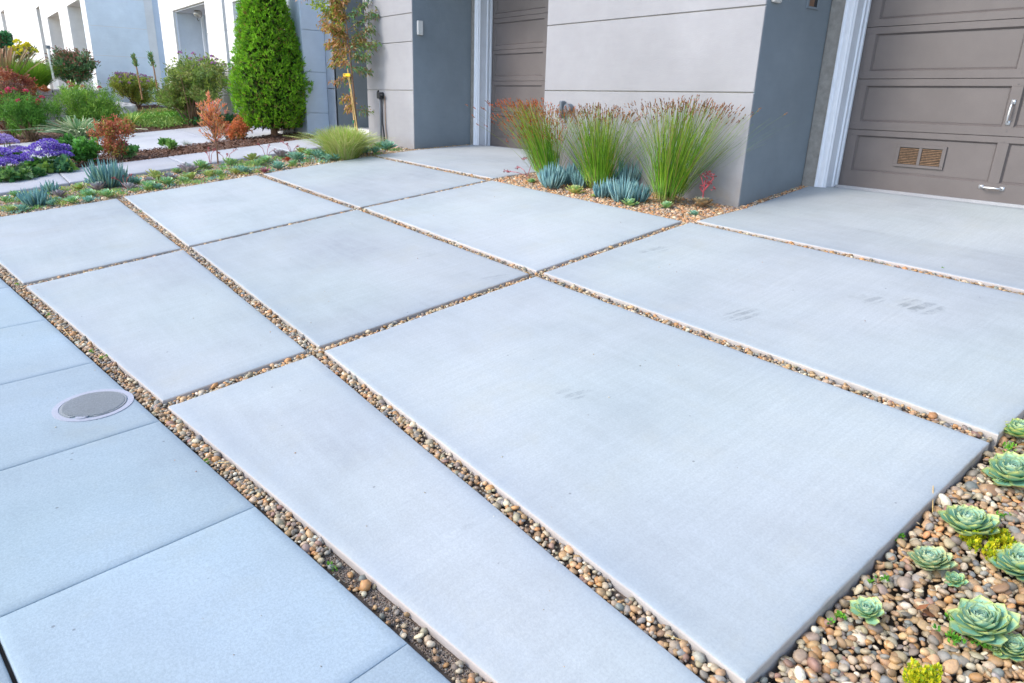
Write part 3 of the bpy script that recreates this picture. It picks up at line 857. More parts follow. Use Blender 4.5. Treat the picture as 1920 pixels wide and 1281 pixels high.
ball((LP[0], LP[1], LP[2] - .03), .11, 'globe', 'glass', lamp)
MB().disc((LP[0], LP[1], LP[2] + .13), .11, 0, .13, 14, .14).build('bracket', 'black', lamp)
MB().tube([(LP[0], LP[1], LP[2] + .2), (LP[0], LP[1], 3.66)], .02, 6).build('stem', 'black', lamp)
MB().tube([(LP[0] - .16 * math.cos(a), LP[1], LP[2] - .03 + .16 * math.sin(a)) for a in np.linspace(-1.57, 1.57, 9)], .012, 5).build('cage', 'black', lamp)
MB().box(-14.15, -13.66, 5.16, 5.385, .6, 1.36, .01).build('low_block', 'white', h2)

# --- third house, furthest left
h3 = empty('far_white_house', label='bright white stucco house furthest left with tall shaded recesses', cat='house')
Z3 = [.1, 1.79, 2.61, 3.455, 4.28, 5.1, 5.9, 7.0]
courses(h3, 'x', -26.0, 4.03, 5.66, Z3, 'whiteblue', .03, .011)
MB().box(-27.0, -26.015, 4.05, 5.67, .1, 7.0).build('side_core', 'whiteblue', h3)
MB().box(-27.0, -26.06, 5.67, 6.9, .1, 7.0).build('side_strip', 'blue', h3)  # slight shadow on this strip is painted in by the bluer colour
segs = [(-26.0, -26.4, None), (-26.4, -29.6, 4.25), (-29.6, -31.8, None), (-31.8, -35.1, 4.25), (-35.1, -37.0, None), (-37.0, -38.15, 4.82), (-38.15, -53.6, None), (-53.6, -56, 5.9), (-56, -70, None)]
for a, b, zt in segs:
    MB().box(b, a - .001, 4.03, 5.9, .1 if zt is None else zt, 9).build('wall_panel', 'white', h3)
    if zt: MB().box(b, a - .001, 5.901, 6.0, .1, zt + .3).build('recess_wall', 'white', h3)
MB().tube([(-50.586, 3.950, 4.370), (-51.883, 3.950, 3.121)], .05, 6).build('downpipe', 'black', h3)

# ------------------------------------------------------------------ plants
def unit(n): v = rng.normal(size=(n, 3)); return v / np.linalg.norm(v, axis=1)[:, None]

def leaf_quads(P, Dr, L, W_, colr, droop=0.0, up=None, fold=True):
    """pointed leaves (4-vertex kites) at P pointing along Dr"""
    n = len(P); L = np.broadcast_to(L, n)[:, None]; W_ = np.broadcast_to(W_, n)[:, None]
    Dr = Dr / np.linalg.norm(Dr, axis=1)[:, None]
    s = np.cross(Dr, unit(n)); s /= np.linalg.norm(s, axis=1)[:, None]
    a = P; b = P + Dr * L * .45 + s * W_; c = P + Dr * L - np.array([0, 0, droop]) * L; d = P + Dr * L * .45 - s * W_
    v = np.stack([a, b, c, d], 1).reshape(-1, 3)
    return v, np.arange(4 * n).reshape(-1, 4), np.repeat(colr, 4, 0)

def pick(cols, n, w=None, var=.18):
    cols = np.array(cols, float); w = None if w is None else np.array(w, float) / sum(w)
    return np.clip(cols[rng.choice(len(cols), n, p=w)] * rng.uniform(1 - var, 1 + var, (n, 1)), 0, .9)

def join(parts):
    vs, fs, cs = [], [], []; o = 0
    for v, f, c in parts: vs.append(v); fs.append(f + o); cs.append(c); o += len(v)
    return np.concatenate(vs), np.concatenate(fs), np.concatenate(cs)

def blades(base, n, spread, h, lean, cols, w=.004, seg=5, curve=.35, hv=.25, aim=None, w0=None, tipcol=None):
    """arching grass blades as strips"""
    th = rng.uniform(0, 2 * np.pi, n); rr = spread * np.sqrt(rng.random(n))
    B = np.stack([base[0] + rr * np.cos(th), base[1] + rr * np.sin(th), np.full(n, base[2])], 1)
    out = np.stack([np.cos(th + rng.normal(0, .5, n)), np.sin(th + rng.normal(0, .5, n)), np.zeros(n)], 1)
    le = np.abs(rng.normal(lean, lean * .5, n)) * (.35 + .65 * rr / max(spread, 1e-6)); H = h * (1 - hv * rng.random(n) ** 1.5)
    s = np.stack([-out[:, 1], out[:, 0], rng.normal(0, .4, n)], 1); s /= np.linalg.norm(s, axis=1)[:, None]
    T = np.linspace(0, 1, seg + 1); pts = []
    for t in T:
        lat = (le * H * (t * .55 + curve * t * t))[:, None]
        up = (H * (t - curve * .55 * np.minimum(le, 1.3) * t ** 2.4))[:, None]
        p = B + out * lat + np.array([0, 0, 1.]) * up
        ww = w * (1 - t * .85) if w0 is None else w0 * (1 - t) + w * t
        pts.append(np.stack([p - s * ww, p + s * ww], 1))
    V = np.stack(pts, 1)                              # n, seg+1, 2, 3
    v = V.reshape(-1, 3); k = (seg + 1) * 2
    f = np.concatenate([np.stack([np.arange(n) * k + 2 * i, np.arange(n) * k + 2 * i + 1, np.arange(n) * k + 2 * i + 3, np.arange(n) * k + 2 * i + 2], 1) for i in range(seg)])
    c = np.repeat(pick(cols, n), k, 0)
    tips = V[:, -1].mean(1); td = V[:, -1].mean(1) - V[:, -2].mean(1)
    return (v, f, c), tips, td

def restio(name, label, base, n, h, lean, seedcol, nseed, bias, group):
    e = empty(name, base, label, 'grass clump', group); b0 = (0, 0, 0)
    (v, f, c), tips, td = blades(b0, n, .13, h, lean, [(.12, .32, .02), (.22, .44, .03), (.08, .20, .02), (.30, .42, .04)], .0016, 6, .30, .5, w0=.0032)
    k = 14; V = v.reshape(n, k, 3); hgt = (V[..., 2] / h)
    V[..., 0] += bias[0] * hgt ** 1.3; V[..., 1] += bias[1] * hgt ** 1.3
    wob = rng.normal(0, .035, (n, 1)) * np.sin(hgt * rng.uniform(2, 6, (n, 1)) + rng.uniform(0, 6, (n, 1))); V[..., 0] += wob * hgt; V[..., 2] -= np.abs(wob) * hgt * .5
    dead = rng.random(n) < .10
    V[..., 1] = np.minimum(V[..., 1], 5.80 - base[1])
    C = c.reshape(n, k, 3).copy(); C[:, :6] = C[:, :6] * np.array([1.05, 1.1, .9])
    C[dead] = np.array([.42, .30, .12]) * rng.uniform(.6, 1.2, (int(dead.sum()), 1, 1)); C[:, :2] = C[:, :2] * .5 + np.array([.20, .14, .06]) * .5
    C[:, 10:] = C[:, 10:] * .8 + np.array(seedcol) * .2
    o = add_mesh('stems', np_mesh('stems', V.reshape(-1, 3), f, C.reshape(-1, 3)), 'leaf', e); o['kind'] = 'stuff'
    tips = V[:, -2:].mean(1); td = V[:, -2:].mean(1) - V[:, -6:-4].mean(1)
    high = np.argsort(-tips[:, 2] + rng.uniform(0, .12 * h, n))[:nseed]
    P, DD = [], []
    for q in high:
        d = td[q] / np.linalg.norm(td[q])
        for t in range(4): P.append(tips[q] - d * (.012 * t + rng.uniform(0, .01))); DD.append(d + rng.normal(0, .25, 3))
    P = np.array(P); DD = np.array(DD)
    sv = leaf_quads(P, DD, .024, .0055, pick([seedcol, tuple(x * .6 for x in seedcol), (.28, .13, .07)], len(P)))
    o = add_mesh('seed_heads', np_mesh('seed_heads', *sv), 'stem', e); o['kind'] = 'stuff'
    return e
GR = 'tall reed clumps against the grey wall'
restio('reed_clump', 'left green reed clump thick with dark red seed heads, nearest the left garage door', (-6.12, 5.42, .755), 620, .92, .46, (.50, .10, .03), 600, (-.30, -.16), GR)
restio('reed_clump', 'middle green reed clump with sparse brown tips between the blue finger succulents', (-5.38, 5.50, .735), 640, .90, .56, (.36, .16, .08), 240, (-.02, -.08), GR)
restio('reed_clump', 'right bright green reed clump leaning toward the slate corner, no succulents on its right', (-4.42, 5.50, .705), 720, 1.02, .58, (.30, .13, .07), 240, (.20, -.04), GR)

def fingers(name, label, base, n, spread, h, cols, rad=.009, lean=.55, group=None, cat='succulent', extra=None):
    e = empty(name, base, label, cat, group)
    th = rng.uniform(0, 2 * np.pi, n); rr = np.sqrt(rng.random(n)); m = 5; K = 5
    B = np.stack([rr * spread * .45 * np.cos(th), rr * spread * .45 * np.sin(th), rng.uniform(0, .25, n) * h], 1)
    out = np.stack([np.cos(th), np.sin(th), np.zeros(n)], 1) * (rr * lean)[:, None]
    H = h * rng.uniform(.40, .95, n) * (1.05 - .42 * rr)
    T = np.linspace(0, 1, K); rad_t = np.array([.6, 1, 1, .8, .12])
    a = np.array([1, 0, 0]); ring = np.stack([np.cos(np.arange(m) * 2 * np.pi / m), np.sin(np.arange(m) * 2 * np.pi / m), np.zeros(m)], 1)
    C = pick(cols, n, None, .16)
    V = []
    for t, q in zip(T, rad_t):
        p = B + out * (H * t * 1.2)[:, None] * (1.25 - .55 * t) + np.array([0, 0, 1.]) * (H * (t ** 1.1))[:, None]
        V.append(p[:, None] + ring[None] * rad * q)
    V = np.stack(V, 1).reshape(-1, 3)
    f = []
    for i in range(K - 1):
        for k in range(m):
            k2 = (k + 1) % m; f.append((i * m + k, i * m + k2, (i + 1) * m + k2, (i + 1) * m + k))
    f = (np.array(f)[None] + (np.arange(n) * K * m)[:, None, None]).reshape(-1, 4)
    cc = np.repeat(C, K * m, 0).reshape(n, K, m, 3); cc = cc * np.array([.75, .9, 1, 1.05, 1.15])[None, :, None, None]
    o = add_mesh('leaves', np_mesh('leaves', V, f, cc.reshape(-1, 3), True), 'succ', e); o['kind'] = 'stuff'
    return e
BLUE = [(.17, .33, .34), (.22, .40, .40), (.13, .27, .30), (.27, .44, .42)]
BG = 'blue finger succulents in the wall planter'
for p, nn, sp, hh, lb in (((-5.821, 5.215, 0.717), 120, .17, .27, 'blue finger succulent furthest left, at the foot of the red tipped reeds'),
                     ((-5.874, 5.481, 0.740), 110, .18, .27, 'blue finger succulent second from the left, behind a green rosette'),
                     ((-5.635, 5.489, 0.735), 90, .15, .22, 'grey-blue finger succulent just left of the middle reed clump'),
                     ((-5.079, 5.290, 0.706), 90, .16, .18, 'low blue finger succulent in front of the middle reed clump'),
                     ((-4.759, 5.231, 0.694), 130, .18, .26, 'blue finger succulent in the centre of the right group'),
                     ((-5.249, 5.785, 0.751), 150, .22, .32, 'tallest blue finger succulent at the back against the wall'),
                     ((-4.690, 5.375, 0.704), 110, .15, .21, 'blue finger succulent furthest right, touching the right reed clump')):
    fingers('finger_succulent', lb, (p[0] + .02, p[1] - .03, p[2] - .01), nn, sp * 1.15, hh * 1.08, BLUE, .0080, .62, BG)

# rosettes ---------------------------------------------------------
def leaf_mesh(L, W_, T, colmid, coledge, name='leaf'):
    nu, nv = 6, 5; V = []; C = []
    for sgn in (1, -1):
        for i in range(nu):
            u = i / (nu - 1); w = W_ * (math.sin(math.pi * min(.5, u * .62 + .06)) if u < .72 else 1) * (1 if u < .72 else math.sqrt(max(0, 1 - ((u - .72) / .28) ** 2)) * .98 + .02)
            w = W_ * (.42 + .58 * math.sin(min(1, u / .62) * math.pi / 2)) * (1 if u < .68 else math.sqrt(max(.0004, 1 - ((u - .68) / .32) ** 2)))
            for j in range(nv):
                s = -1 + 2 * j / (nv - 1); x = u * L; y = s * w
                cup = .22 * W_ * s * s + .10 * L * u * u
                th = T * (1 - s * s) * (1 - u * .75)
                V.append((x, y, cup + (.15 if sgn > 0 else -1) * th)); e_ = max(abs(s) ** 3, max(0, (u - .85) / .15))
                C.append(tuple(a * (1 - e_ * .95) + b * e_ * .95 for a, b in zip(colmid, coledge)))
    f = []
    for k in (0, 1):
        o = k * nu * nv
        for i in range(nu - 1):
            for j in range(nv - 1): f.append((o + i * nv + j, o + (i + 1) * nv + j, o + (i + 1) * nv + j + 1, o + i * nv + j + 1))
    me = np_mesh(name, np.array(V), np.array(f), np.array(C), True); me.materials.append(M['succ']); return me, np.array(V), np.array(f), np.array(C)

def rosette(label, base, dia, n=44, mid=(.19, .44, .33), inner=(.30, .57, .48), edge=(.64, .70, .24), tilt=(0, 0), group=None, single=False, name='rosette_succulent', wid=.27, openn=1.0):
    e = empty(name, base, label, 'succulent', group); e.rotation_euler = (tilt[0], tilt[1], 0); a0 = rng.uniform(0, 6.28)
    R_ = dia / 2
    vers = [leaf_mesh(1, wid, .10, tuple(a * (1 - t) + b * t for a, b in zip(mid, inner)), tuple(a * (1 - t) + b * t for a, b in zip(edge, (.45, .60, .42)))) for t in (0, .5, 1)]
    acc = []
    for k in range(n):
        t = k / (n - 1)                                # 0 outer .. 1 centre
        ang = a0 + k * 2.39996; L = R_ * (1.0 - .72 * t ** 1.05) * rng.uniform(.92, 1.06)
        el = R(14 + 70 * t ** .9 * openn) + rng.normal(0, .05); z = R_ * (.10 + .30 * t)
        Mx = Matrix.Translation((0, 0, z)) @ Matrix.Rotation(ang + rng.normal(0, .06), 4, 'Z') @ Matrix.Translation((R_ * .03, 0, 0)) @ Matrix.Rotation(-el, 4, 'Y') @ Matrix.Diagonal((L, L * (1.0 + .25 * t), L, 1))
        vi = 0 if t < .35 else 1 if t < .7 else 2
        if single:
            Vv = np.hstack([vers[vi][1], np.ones((len(vers[vi][1]), 1))]) @ np.array(Mx).T
            acc.append((Vv[:, :3], vers[vi][2], vers[vi][3] * rng.uniform(.85, 1.12)))
        else:
            o = bpy.data.objects.new('leaf', vers[vi][0]); col.objects.link(o); o.parent = e; o.matrix_local = Mx
    if single:
        o = add_mesh('leaves', np_mesh('leaves', *join(acc), True), 'succ', e); o['kind'] = 'stuff'
    return e
def dn(p, d): return (p[0], p[1], p[2] + d)
def sz(p): return p[3]
RB = 'rosette succulents in the right pebble bed'
for q, lb, kw in (
    ((-0.603, 2.651, 0.206, 0.178, 0.102), 'large blue-green rosette with yellow leaf rims beside the driveway edge, yellow sedum at its right', {}),
    ((-0.615, 2.384, 0.168, 0.131, 0.096), 'mid-size pale green rosette with browned lower leaves and pups on its right side', dict(mid=(.28, .50, .32), edge=(.66, .62, .28))),
    ((-0.534, 2.371, 0.163, 0.067, 0.093), 'small tight dark green rosette pup beside yellowed leaves', dict(n=34, mid=(.18, .44, .28), inner=(.24, .52, .36))),
    ((-0.653, 2.031, 0.119, 0.105, 0.089), 'isolated open pale rosette nearest the corner of the driveway slab', dict(n=34, mid=(.28, .52, .34))),
    ((-0.395, 2.225, 0.139, 0.176, 0.086), 'largest pale blue rosette with broad leaves low in the right bed', dict(mid=(.22, .48, .38), inner=(.36, .62, .54))),
    ((-0.305, 2.209, 0.133, 0.104, 0.083), 'blue-green rosette cut by the right frame edge below the largest rosette', {}),
    ((-0.346, 2.180, 0.131, 0.041, 0.083), 'tiny closed lime green rosette just below the largest rosette', dict(n=26, mid=(.32, .48, .20), inner=(.38, .52, .28))),
    ((-0.405, 2.574, 0.189, 0.170, 0.094), 'big dark teal rosette at the right frame edge with long upright leaves', dict(mid=(.16, .42, .34))),
    ((-0.601, 3.085, 0.268, 0.203, 0.111), 'large teal rosette at the right edge near the end of the joint strip', {}),
    ((-0.639, 3.028, 0.262, 0.059, 0.111), 'small lime green pup at the left foot of the large teal rosette', dict(n=26, mid=(.30, .46, .22))),
    ((-0.687, 3.436, 0.324, 0.153, 0.122), 'green rosette highest in the right bed beside the slab edge', dict(mid=(.22, .50, .26), edge=(.66, .70, .18)))):
    rosette(lb, dn(q[:3], -.036), q[3] * 1.22, **{**dict(n=62, group=RB, wid=.30), **kw}, tilt=(.24 + rng.normal(0, .07), -.18 + rng.normal(0, .07)))

# sedum: little upright bottle-brush shoots
def sedum(name, label, pts, cols, h=.045, r=.013, group=None, cat='sedum', k=46):
    e = empty(name, pts[0], label, cat, group); parts = []
    o_ = np.array(pts[0])
    for p in pts:
        hh = h * rng.uniform(.6, 1.15)
        t = rng.random(k) ** .8; th = rng.uniform(0, 6.28, k)
        rad = r * np.sqrt(np.maximum(.1, 1 - (t * 2 - 1) ** 2)) * .5
        P = np.stack([rad * np.cos(th), rad * np.sin(th), t * hh], 1) + (np.array(p) - o_)
        Dd = np.stack([np.cos(th), np.sin(th), .5 + t * 1.5], 1)
        parts.append(leaf_quads(P, Dd, r * .95, r * .30, pick(cols, k)))
    o = add_mesh('shoots', np_mesh('shoots', *join(parts)), 'leaf', e); o['kind'] = 'stuff'
    return e
def near(p, n, s, dz=-.040):
    out = []
    for k in range(n): x = p[0] + rng.normal(0, s[0]); y = p[1] + rng.normal(0, s[1]); out.append((x, y, float(zg(x, y)) + dz))
    return out
YEL = [(.66, .62, .02), (.50, .56, .02), (.74, .66, .03), (.30, .46, .03)]
SG = 'yellow sedum patches in the right bed'
sedum('sedum_patch', 'bright yellow sedum clusters between three large rosettes in the right bed', near((-0.538, 2.588, 0.195), 7, (.03, .02)) + near((-0.503, 2.597, 0.196), 8, (.035, .02)) + near((-0.477, 2.639, 0.200), 6, (.03, .015)) + near((-0.517, 2.682, 0.208), 5, (.03, .02)), YEL, .052, .018, SG)
sedum('sedum_patch', 'tall yellow sedum spikes at the bottom edge of the photo near the corner', near((-0.427, 1.883, 0.090), 6, (.03, .02), -.03) + near((-0.403, 1.909, 0.094), 5, (.015, .02), -.03) + near((-0.450, 1.846, 0.086), 3, (.01, .02), -.04), YEL, .07, .016, SG)
LIME = [(.16, .42, .03), (.22, .50, .05), (.10, .34, .05)]
WG = 'small weeds among the pebbles'
for p, lb, n, h in (((-0.461, 2.122, 0.125), 'bright green weed between pebbles left of the largest rosette', 7, .02), ((-0.553, 2.822, 0.230), 'tiny round green weed above the sedum in the right bed', 4, .016),
                 ((-0.718, 1.953, 0.110), 'small green weed right at the slab edge near the driveway corner', 4, .015), ((-0.378, 2.171, 0.130), 'lime green leaves under the largest rosette', 9, .022),
                 ((-0.470, 2.201, 0.138), 'green leafy weed at the upper left foot of the largest rosette', 6, .02), ((-0.702, 3.298, 0.302), 'green weed at the end of the joint strip beside the slab corner', 5, .03),
                 ((-0.747, 2.434, 0.179), 'few green leaves below the slab edge left of the large rosette', 3, .012), ((-0.694, 2.206, 0.145), 'scattered green sprouts along the slab edge', 4, .012)):
    sedum('weed', lb, near(p, n, (.014, .012), -.036), LIME, h, .013, WG, 'weed', 14)
for p, lb in (((-6.768, 0.229, 0.077), 'green weed in the sidewalk joint where two strips meet'), ((-5.809, 0.353, 0.051), 'small weed in the sidewalk joint left of the slab corner'), ((-4.879, 0.471, 0.027), 'weed with tiny purple flower in the sidewalk joint'),
              ((-4.726, 0.521, 0.024), 'dark green weed in the sidewalk joint above the utility cover'), ((-3.087, 0.682, -0.020), 'small green weed with straw in the sidewalk joint below the junction'), ((-2.069, 0.831, -0.047), 'tiny weed on bare soil in the lowest strip'),
              ((-4.922, 3.358, 0.445), 'thin upright sprout in the joint in the middle of the driveway'), ((-1.751, 5.200, 0.619), 'small reddish weed in the joint near the right garage slab'), ((-8.674, 1.576, 0.328), 'green weed in the upper left joint')):
    sedum('weed', lb, near(p, 3, (.012, .008), -.028), [(.12, .30, .03), (.20, .42, .06)], .028, .012, 'weeds in the driveway joints', 'weed', 12)

# left bed of succulents -------------------------------------------
TEAL = dict(mid=(.16, .40, .32), inner=(.26, .52, .44), edge=(.34, .56, .34))
GREEN = dict(mid=(.22, .48, .20), inner=(.30, .58, .32), edge=(.48, .62, .20))
LIMER = dict(mid=(.38, .54, .14), inner=(.36, .58, .22), edge=(.66, .60, .20))
PURP = dict(mid=(.34, .32, .36), inner=(.42, .42, .48), edge=(.50, .38, .40))
LG = 'rosette succulents in the long left bed'
left = [
 ((-9.866, 0.428, 0.228, 0.149, 0.065), LIMER, 'lime rosette pair nearest the sidewalk end of the left bed'), ((-9.808, 0.544, 0.240, 0.137, 0.065), TEAL, 'teal rosette just right of the lime pair at the slab edge'),
 ((-10.578, 0.427, 0.256, 0.119, 0.069), GREEN, 'small green rosette at the left photo edge of the bed'), ((-10.796, 0.567, 0.281, 0.149, 0.071), GREEN, 'green rosette against the path kerb left of the big blue fingers'),
 ((-9.868, 0.857, 0.280, 0.121, 0.067), TEAL, 'teal rosette right of the big blue finger clump'), ((-10.332, 0.980, 0.313, 0.161, 0.071), PURP, 'dusky purple rosette behind the small teal one'),
 ((-9.800, 1.054, 0.302, 0.154, 0.068), GREEN, 'green rosette at the slab edge, left of a pair'), ((-10.052, 1.264, 0.337, 0.173, 0.070), GREEN, 'broad green rosette in the middle of the bed, left of the joint'),
 ((-9.696, 1.215, 0.318, 0.129, 0.068), TEAL, 'small teal rosette touching the slab edge'), ((-10.677, 1.266, 0.359, 0.154, 0.074), LIMER, 'lime rosette against the kerb left of the blue finger clump'),
 ((-10.390, 1.432, 0.369, 0.194, 0.073), PURP, 'lavender-grey rosette in front of the tall blue fingers'), ((-9.807, 1.436, 0.349, 0.178, 0.069), GREEN, 'green rosette right at the left side of the joint end'),
 ((-10.477, 1.900, 0.428, 0.144, 0.076), TEAL, 'small teal mound right of the tall blue fingers'), ((-10.086, 1.732, 0.395, 0.165, 0.072), PURP, 'lavender rosette above the joint end'),
 ((-9.894, 1.932, 0.413, 0.192, 0.072), GREEN, 'wide green rosette at the slab edge right of the joint'), ((-9.837, 2.021, 0.421, 0.124, 0.072), TEAL, 'dark teal rosette touching the wide green one'),
 ((-10.000, 2.170, 0.444, 0.190, 0.074), GREEN, 'light green rosette by the slab, fifth along from the joint'), ((-10.635, 2.169, 0.464, 0.207, 0.078), LIMER, 'pale lime mound by the kerb above the wide green rosette'),
 ((-10.456, 2.048, 0.444, 0.116, 0.076), PURP, 'tiny pink-purple rosette in the middle of the bed'), ((-10.368, 2.299, 0.471, 0.160, 0.077), PURP, 'grey-purple rosette beside red stems'),
 ((-10.137, 2.529, 0.492, 0.174, 0.076), LIMER, 'lime rosette with an orange leaf beneath'), ((-9.956, 2.372, 0.468, 0.142, 0.075), GREEN, 'small green rosette at the slab edge below the lime one'),
 ((-10.668, 2.614, 0.517, 0.243, 0.080), PURP, 'broad lavender rosette near the kerb'), ((-10.877, 2.848, 0.551, 0.219, 0.082), GREEN, 'green rosette against the kerb left of the orange sapling'),
 ((-10.873, 2.500, 0.510, 0.123, 0.081), GREEN, 'little green rosette next to the kerb'), ((-10.099, 2.737, 0.516, 0.176, 0.077), LIMER, 'bright lime rosette at the foot of the orange sapling'),
 ((-10.066, 2.855, 0.529, 0.147, 0.077), GREEN, 'green rosette just right of the sapling foot'), ((-10.831, 3.249, 0.596, 0.191, 0.084), GREEN, 'green rosette with red flower stems'),
 ((-10.027, 3.068, 0.553, 0.149, 0.078), LIMER, 'yellow-green rosette left of the dark teal one at the slab edge'), ((-9.968, 3.160, 0.563, 0.178, 0.078), TEAL, 'dark teal rosette at the slab edge left of the second joint'),
 ((-10.923, 3.616, 0.641, 0.196, 0.086), LIMER, 'orange tinged lime rosette by the kerb'), ((-10.351, 3.505, 0.614, 0.187, 0.082), GREEN, 'bushy green rosette left of the second joint end'), ((-10.535, 3.682, 0.640, 0.192, 0.084), GREEN, 'tall green rosette behind the pink one'),
 ((-9.741, 3.378, 0.583, 0.133, 0.078), dict(mid=(.38, .12, .16), inner=(.45, .20, .22), edge=(.5, .2, .2)), 'pink-red rosette at the end of the second joint'), ((-9.866, 3.616, 0.615, 0.197, 0.080), TEAL, 'teal rosette with a pink flower beside it'),
 ((-10.827, 4.024, 0.687, 0.216, 0.087), PURP, 'dark grey-green rosette by the kerb'), ((-10.423, 3.976, 0.672, 0.113, 0.085), dict(mid=(.40, .05, .05), inner=(.5, .12, .05), edge=(.6, .2, .05)), 'deep red rosette among teal ones'),
 ((-10.305, 4.062, 0.679, 0.241, 0.084), TEAL, 'large teal rosette in the right half of the bed'), ((-9.963, 3.891, 0.651, 0.139, 0.082), GREEN, 'green rosette in front of the large teal one'), ((-10.947, 4.412, 0.735, 0.171, 0.090), LIMER, 'small lime rosette near the grass tuft'),
 ((-10.621, 4.398, 0.727, 0.184, 0.088), GREEN, 'green rosette just left of the grass tuft'), ((-10.161, 4.381, 0.714, 0.242, 0.085), TEAL, 'large pale teal rosette below the grass tuft'), ((-9.907, 4.395, 0.710, 0.175, 0.084), TEAL, 'dark teal rosette touching the slab below the grass tuft'),
 ((-9.836, 4.499, 0.721, 0.191, 0.084), TEAL, 'teal rosette below the middle of the grass tuft'), ((-9.871, 4.636, 0.738, 0.176, 0.084), GREEN, 'green rosette below the right side of the grass tuft'), ((-9.940, 4.864, 0.767, 0.196, 0.086), GREEN, 'green rosette at the slab corner below the grass'),
 ((-9.999, 5.056, 0.791, 0.165, 0.087), TEAL, 'teal rosette where the third joint meets the bed'), ((-9.936, 5.188, 0.801, 0.183, 0.087), TEAL, 'flat teal rosette right of the third joint'), ((-10.405, 5.513, 0.837, 0.174, 0.092), GREEN, 'dark green rosette at the foot of the black hose'),
 ((-10.183, 5.538, 0.835, 0.223, 0.090), TEAL, 'grey-teal rosette mound furthest right, against the pier'),
]
for q, pal, lb in left:
    rosette(lb, dn(q[:3], -.005), q[3] * 1.5, n=28 if q[3] < .22 else 38, group=LG, single=True, wid=.20, openn=.85, tilt=(rng.normal(0, .15), rng.normal(0, .15)), **pal)
FG = 'finger succulents in the left bed'
for q, n, lb in (((-10.077, 0.703, 0.270, 0.335, 0.230), 170, 'big blue finger clump nearest the sidewalk in the left bed'), ((-10.734, 0.934, 0.322, 0.180, 0.189), 80, 'upright blue fingers just behind the big clump'),
              ((-11.028, 1.432, 0.391, 0.131, 0.123), 50, 'small blue finger tuft on the kerb side'), ((-10.567, 1.568, 0.391, 0.411, 0.388), 230, 'tallest blue finger clump leaning over the path kerb'), ((-10.498, 1.754, 0.411, 0.200, 0.195), 90, 'blue finger clump right of the tallest one')):
    fingers('finger_succulent', lb, dn(q[:3], -.03), n, q[3] * .62, q[4] * 1.05, [(.18, .36, .36), (.24, .44, .40), (.14, .28, .30), (.28, .44, .30)], .0085, .85, FG)

lc = empty('bed_ground_cover', kind='stuff'); tag(lc, 'tiny stonecrop and seedlings filling the left succulent bed')
parts = []
for k in range(330):
    x = rng.uniform(-11.0, -9.78); y = rng.uniform(-.3, 5.6); nn = int(rng.integers(14, 34)); sp = rng.uniform(.02, .06)
    cc = [[(.30, .50, .16), (.24, .44, .12)], [(.46, .52, .16), (.36, .46, .10)], [(.24, .44, .34), (.30, .52, .40)], [(.46, .30, .26), (.40, .36, .36)]][int(rng.choice(4, p=[.4, .3, .2, .1]))]
    P = np.stack([x + rng.normal(0, sp, nn), y + rng.normal(0, sp, nn), np.zeros(nn)], 1); P[:, 2] = zg(P[:, 0], P[:, 1]) - .01 + rng.uniform(0, .02, nn)
    d = unit(nn); d[:, 2] = np.abs(d[:, 2]) + .5
    parts.append(leaf_quads(P, d, .035, .008, pick(cc, nn)))
o = add_mesh('plantlets', np_mesh('plantlets', *join(parts)), 'leaf', lc); o['kind'] = 'stuff'
# a few stray chips of gravel on the paving
Xq = rng.uniform(-7, -.9, 90); Yq = rng.uniform(-.1, 5, 90); rq = rng.uniform(.002, .0048, 90); zq = np.where(Yq < yS(Xq), zs(Xq, Yq), zg(Xq, Yq)) + rq * .4
v, f, c = blobs(np.stack([Xq, Yq, zq], 1), rq, False)
o = add_mesh('stray_grit', np_mesh('stray_grit', v, f, c, True), 'pebble'); tag(o, 'stray grit lying on the paving', kind='stuff')
# tufted grasses
def tuft(name, label, base, n, h, lean, cols, w=.003, spread=.08, group=None, curve=.6, cat='grass tuft', w0=None):
    e = empty(name, base, label, cat, group)
    (v, f, c), tips, td = blades((0, 0, 0), n, spread, h, lean, cols, w, 6, curve, .45, w0=w0)
    v[:, 2] = np.maximum(v[:, 2], -.01)
    o = add_mesh('blades', np_mesh('blades', v, f, c), 'leaf', e); o['kind'] = 'stuff'; return e
q = (-9.924, 4.652, 0.742, 0.886, 0.509)
tuft('feather_grass', 'pale lime feathery grass tuft under the young tree at the end of the left bed', dn(q[:3], -.03), 2600, .52, .50, [(.46, .56, .12), (.56, .60, .20), (.34, .52, .10), (.60, .58, .26)], .0022, .20, None, .75, 'grass tuft', .0035)
q = (-16.611, 2.101, 0.644, 0.901, 0.565)
tuft('striped_grass', 'arching cream and green striped grass beside the wide walkway', q[:3], 380, .50, .95, [(.58, .66, .38), (.30, .48, .24), (.62, .66, .42), (.22, .40, .18)], .010, .12, None, .75, 'grass tuft', .014)
q = (-18.305, 3.335, 0.798, 0.489, 0.322)
tuft('yucca', 'small yellow striped spiky plant in front of the pale boulder', q[:3], 60, .42, .9, [(.45, .55, .12), (.20, .38, .10)], .010, .05, None, .3, 'spiky plant', .018)
q = (-13.738, 3.387, 0.686, 0.193, 0.081)
tuft('grey_tuft', 'tiny grey-green tuft on the mulch strip', q[:3], 120, .12, 1.1, [(.18, .24, .16), (.24, .28, .20)], .002, .05, None, .5)
q = (-13.855, 1.851, 0.532, 0.236, 0.191)
tuft('wispy_grass', 'thin straw coloured grass on the mulch behind the walkway kerb', q[:3], 160, .24, 1.1, [(.40, .36, .22), (.30, .32, .18)], .002, .05, None, .5)

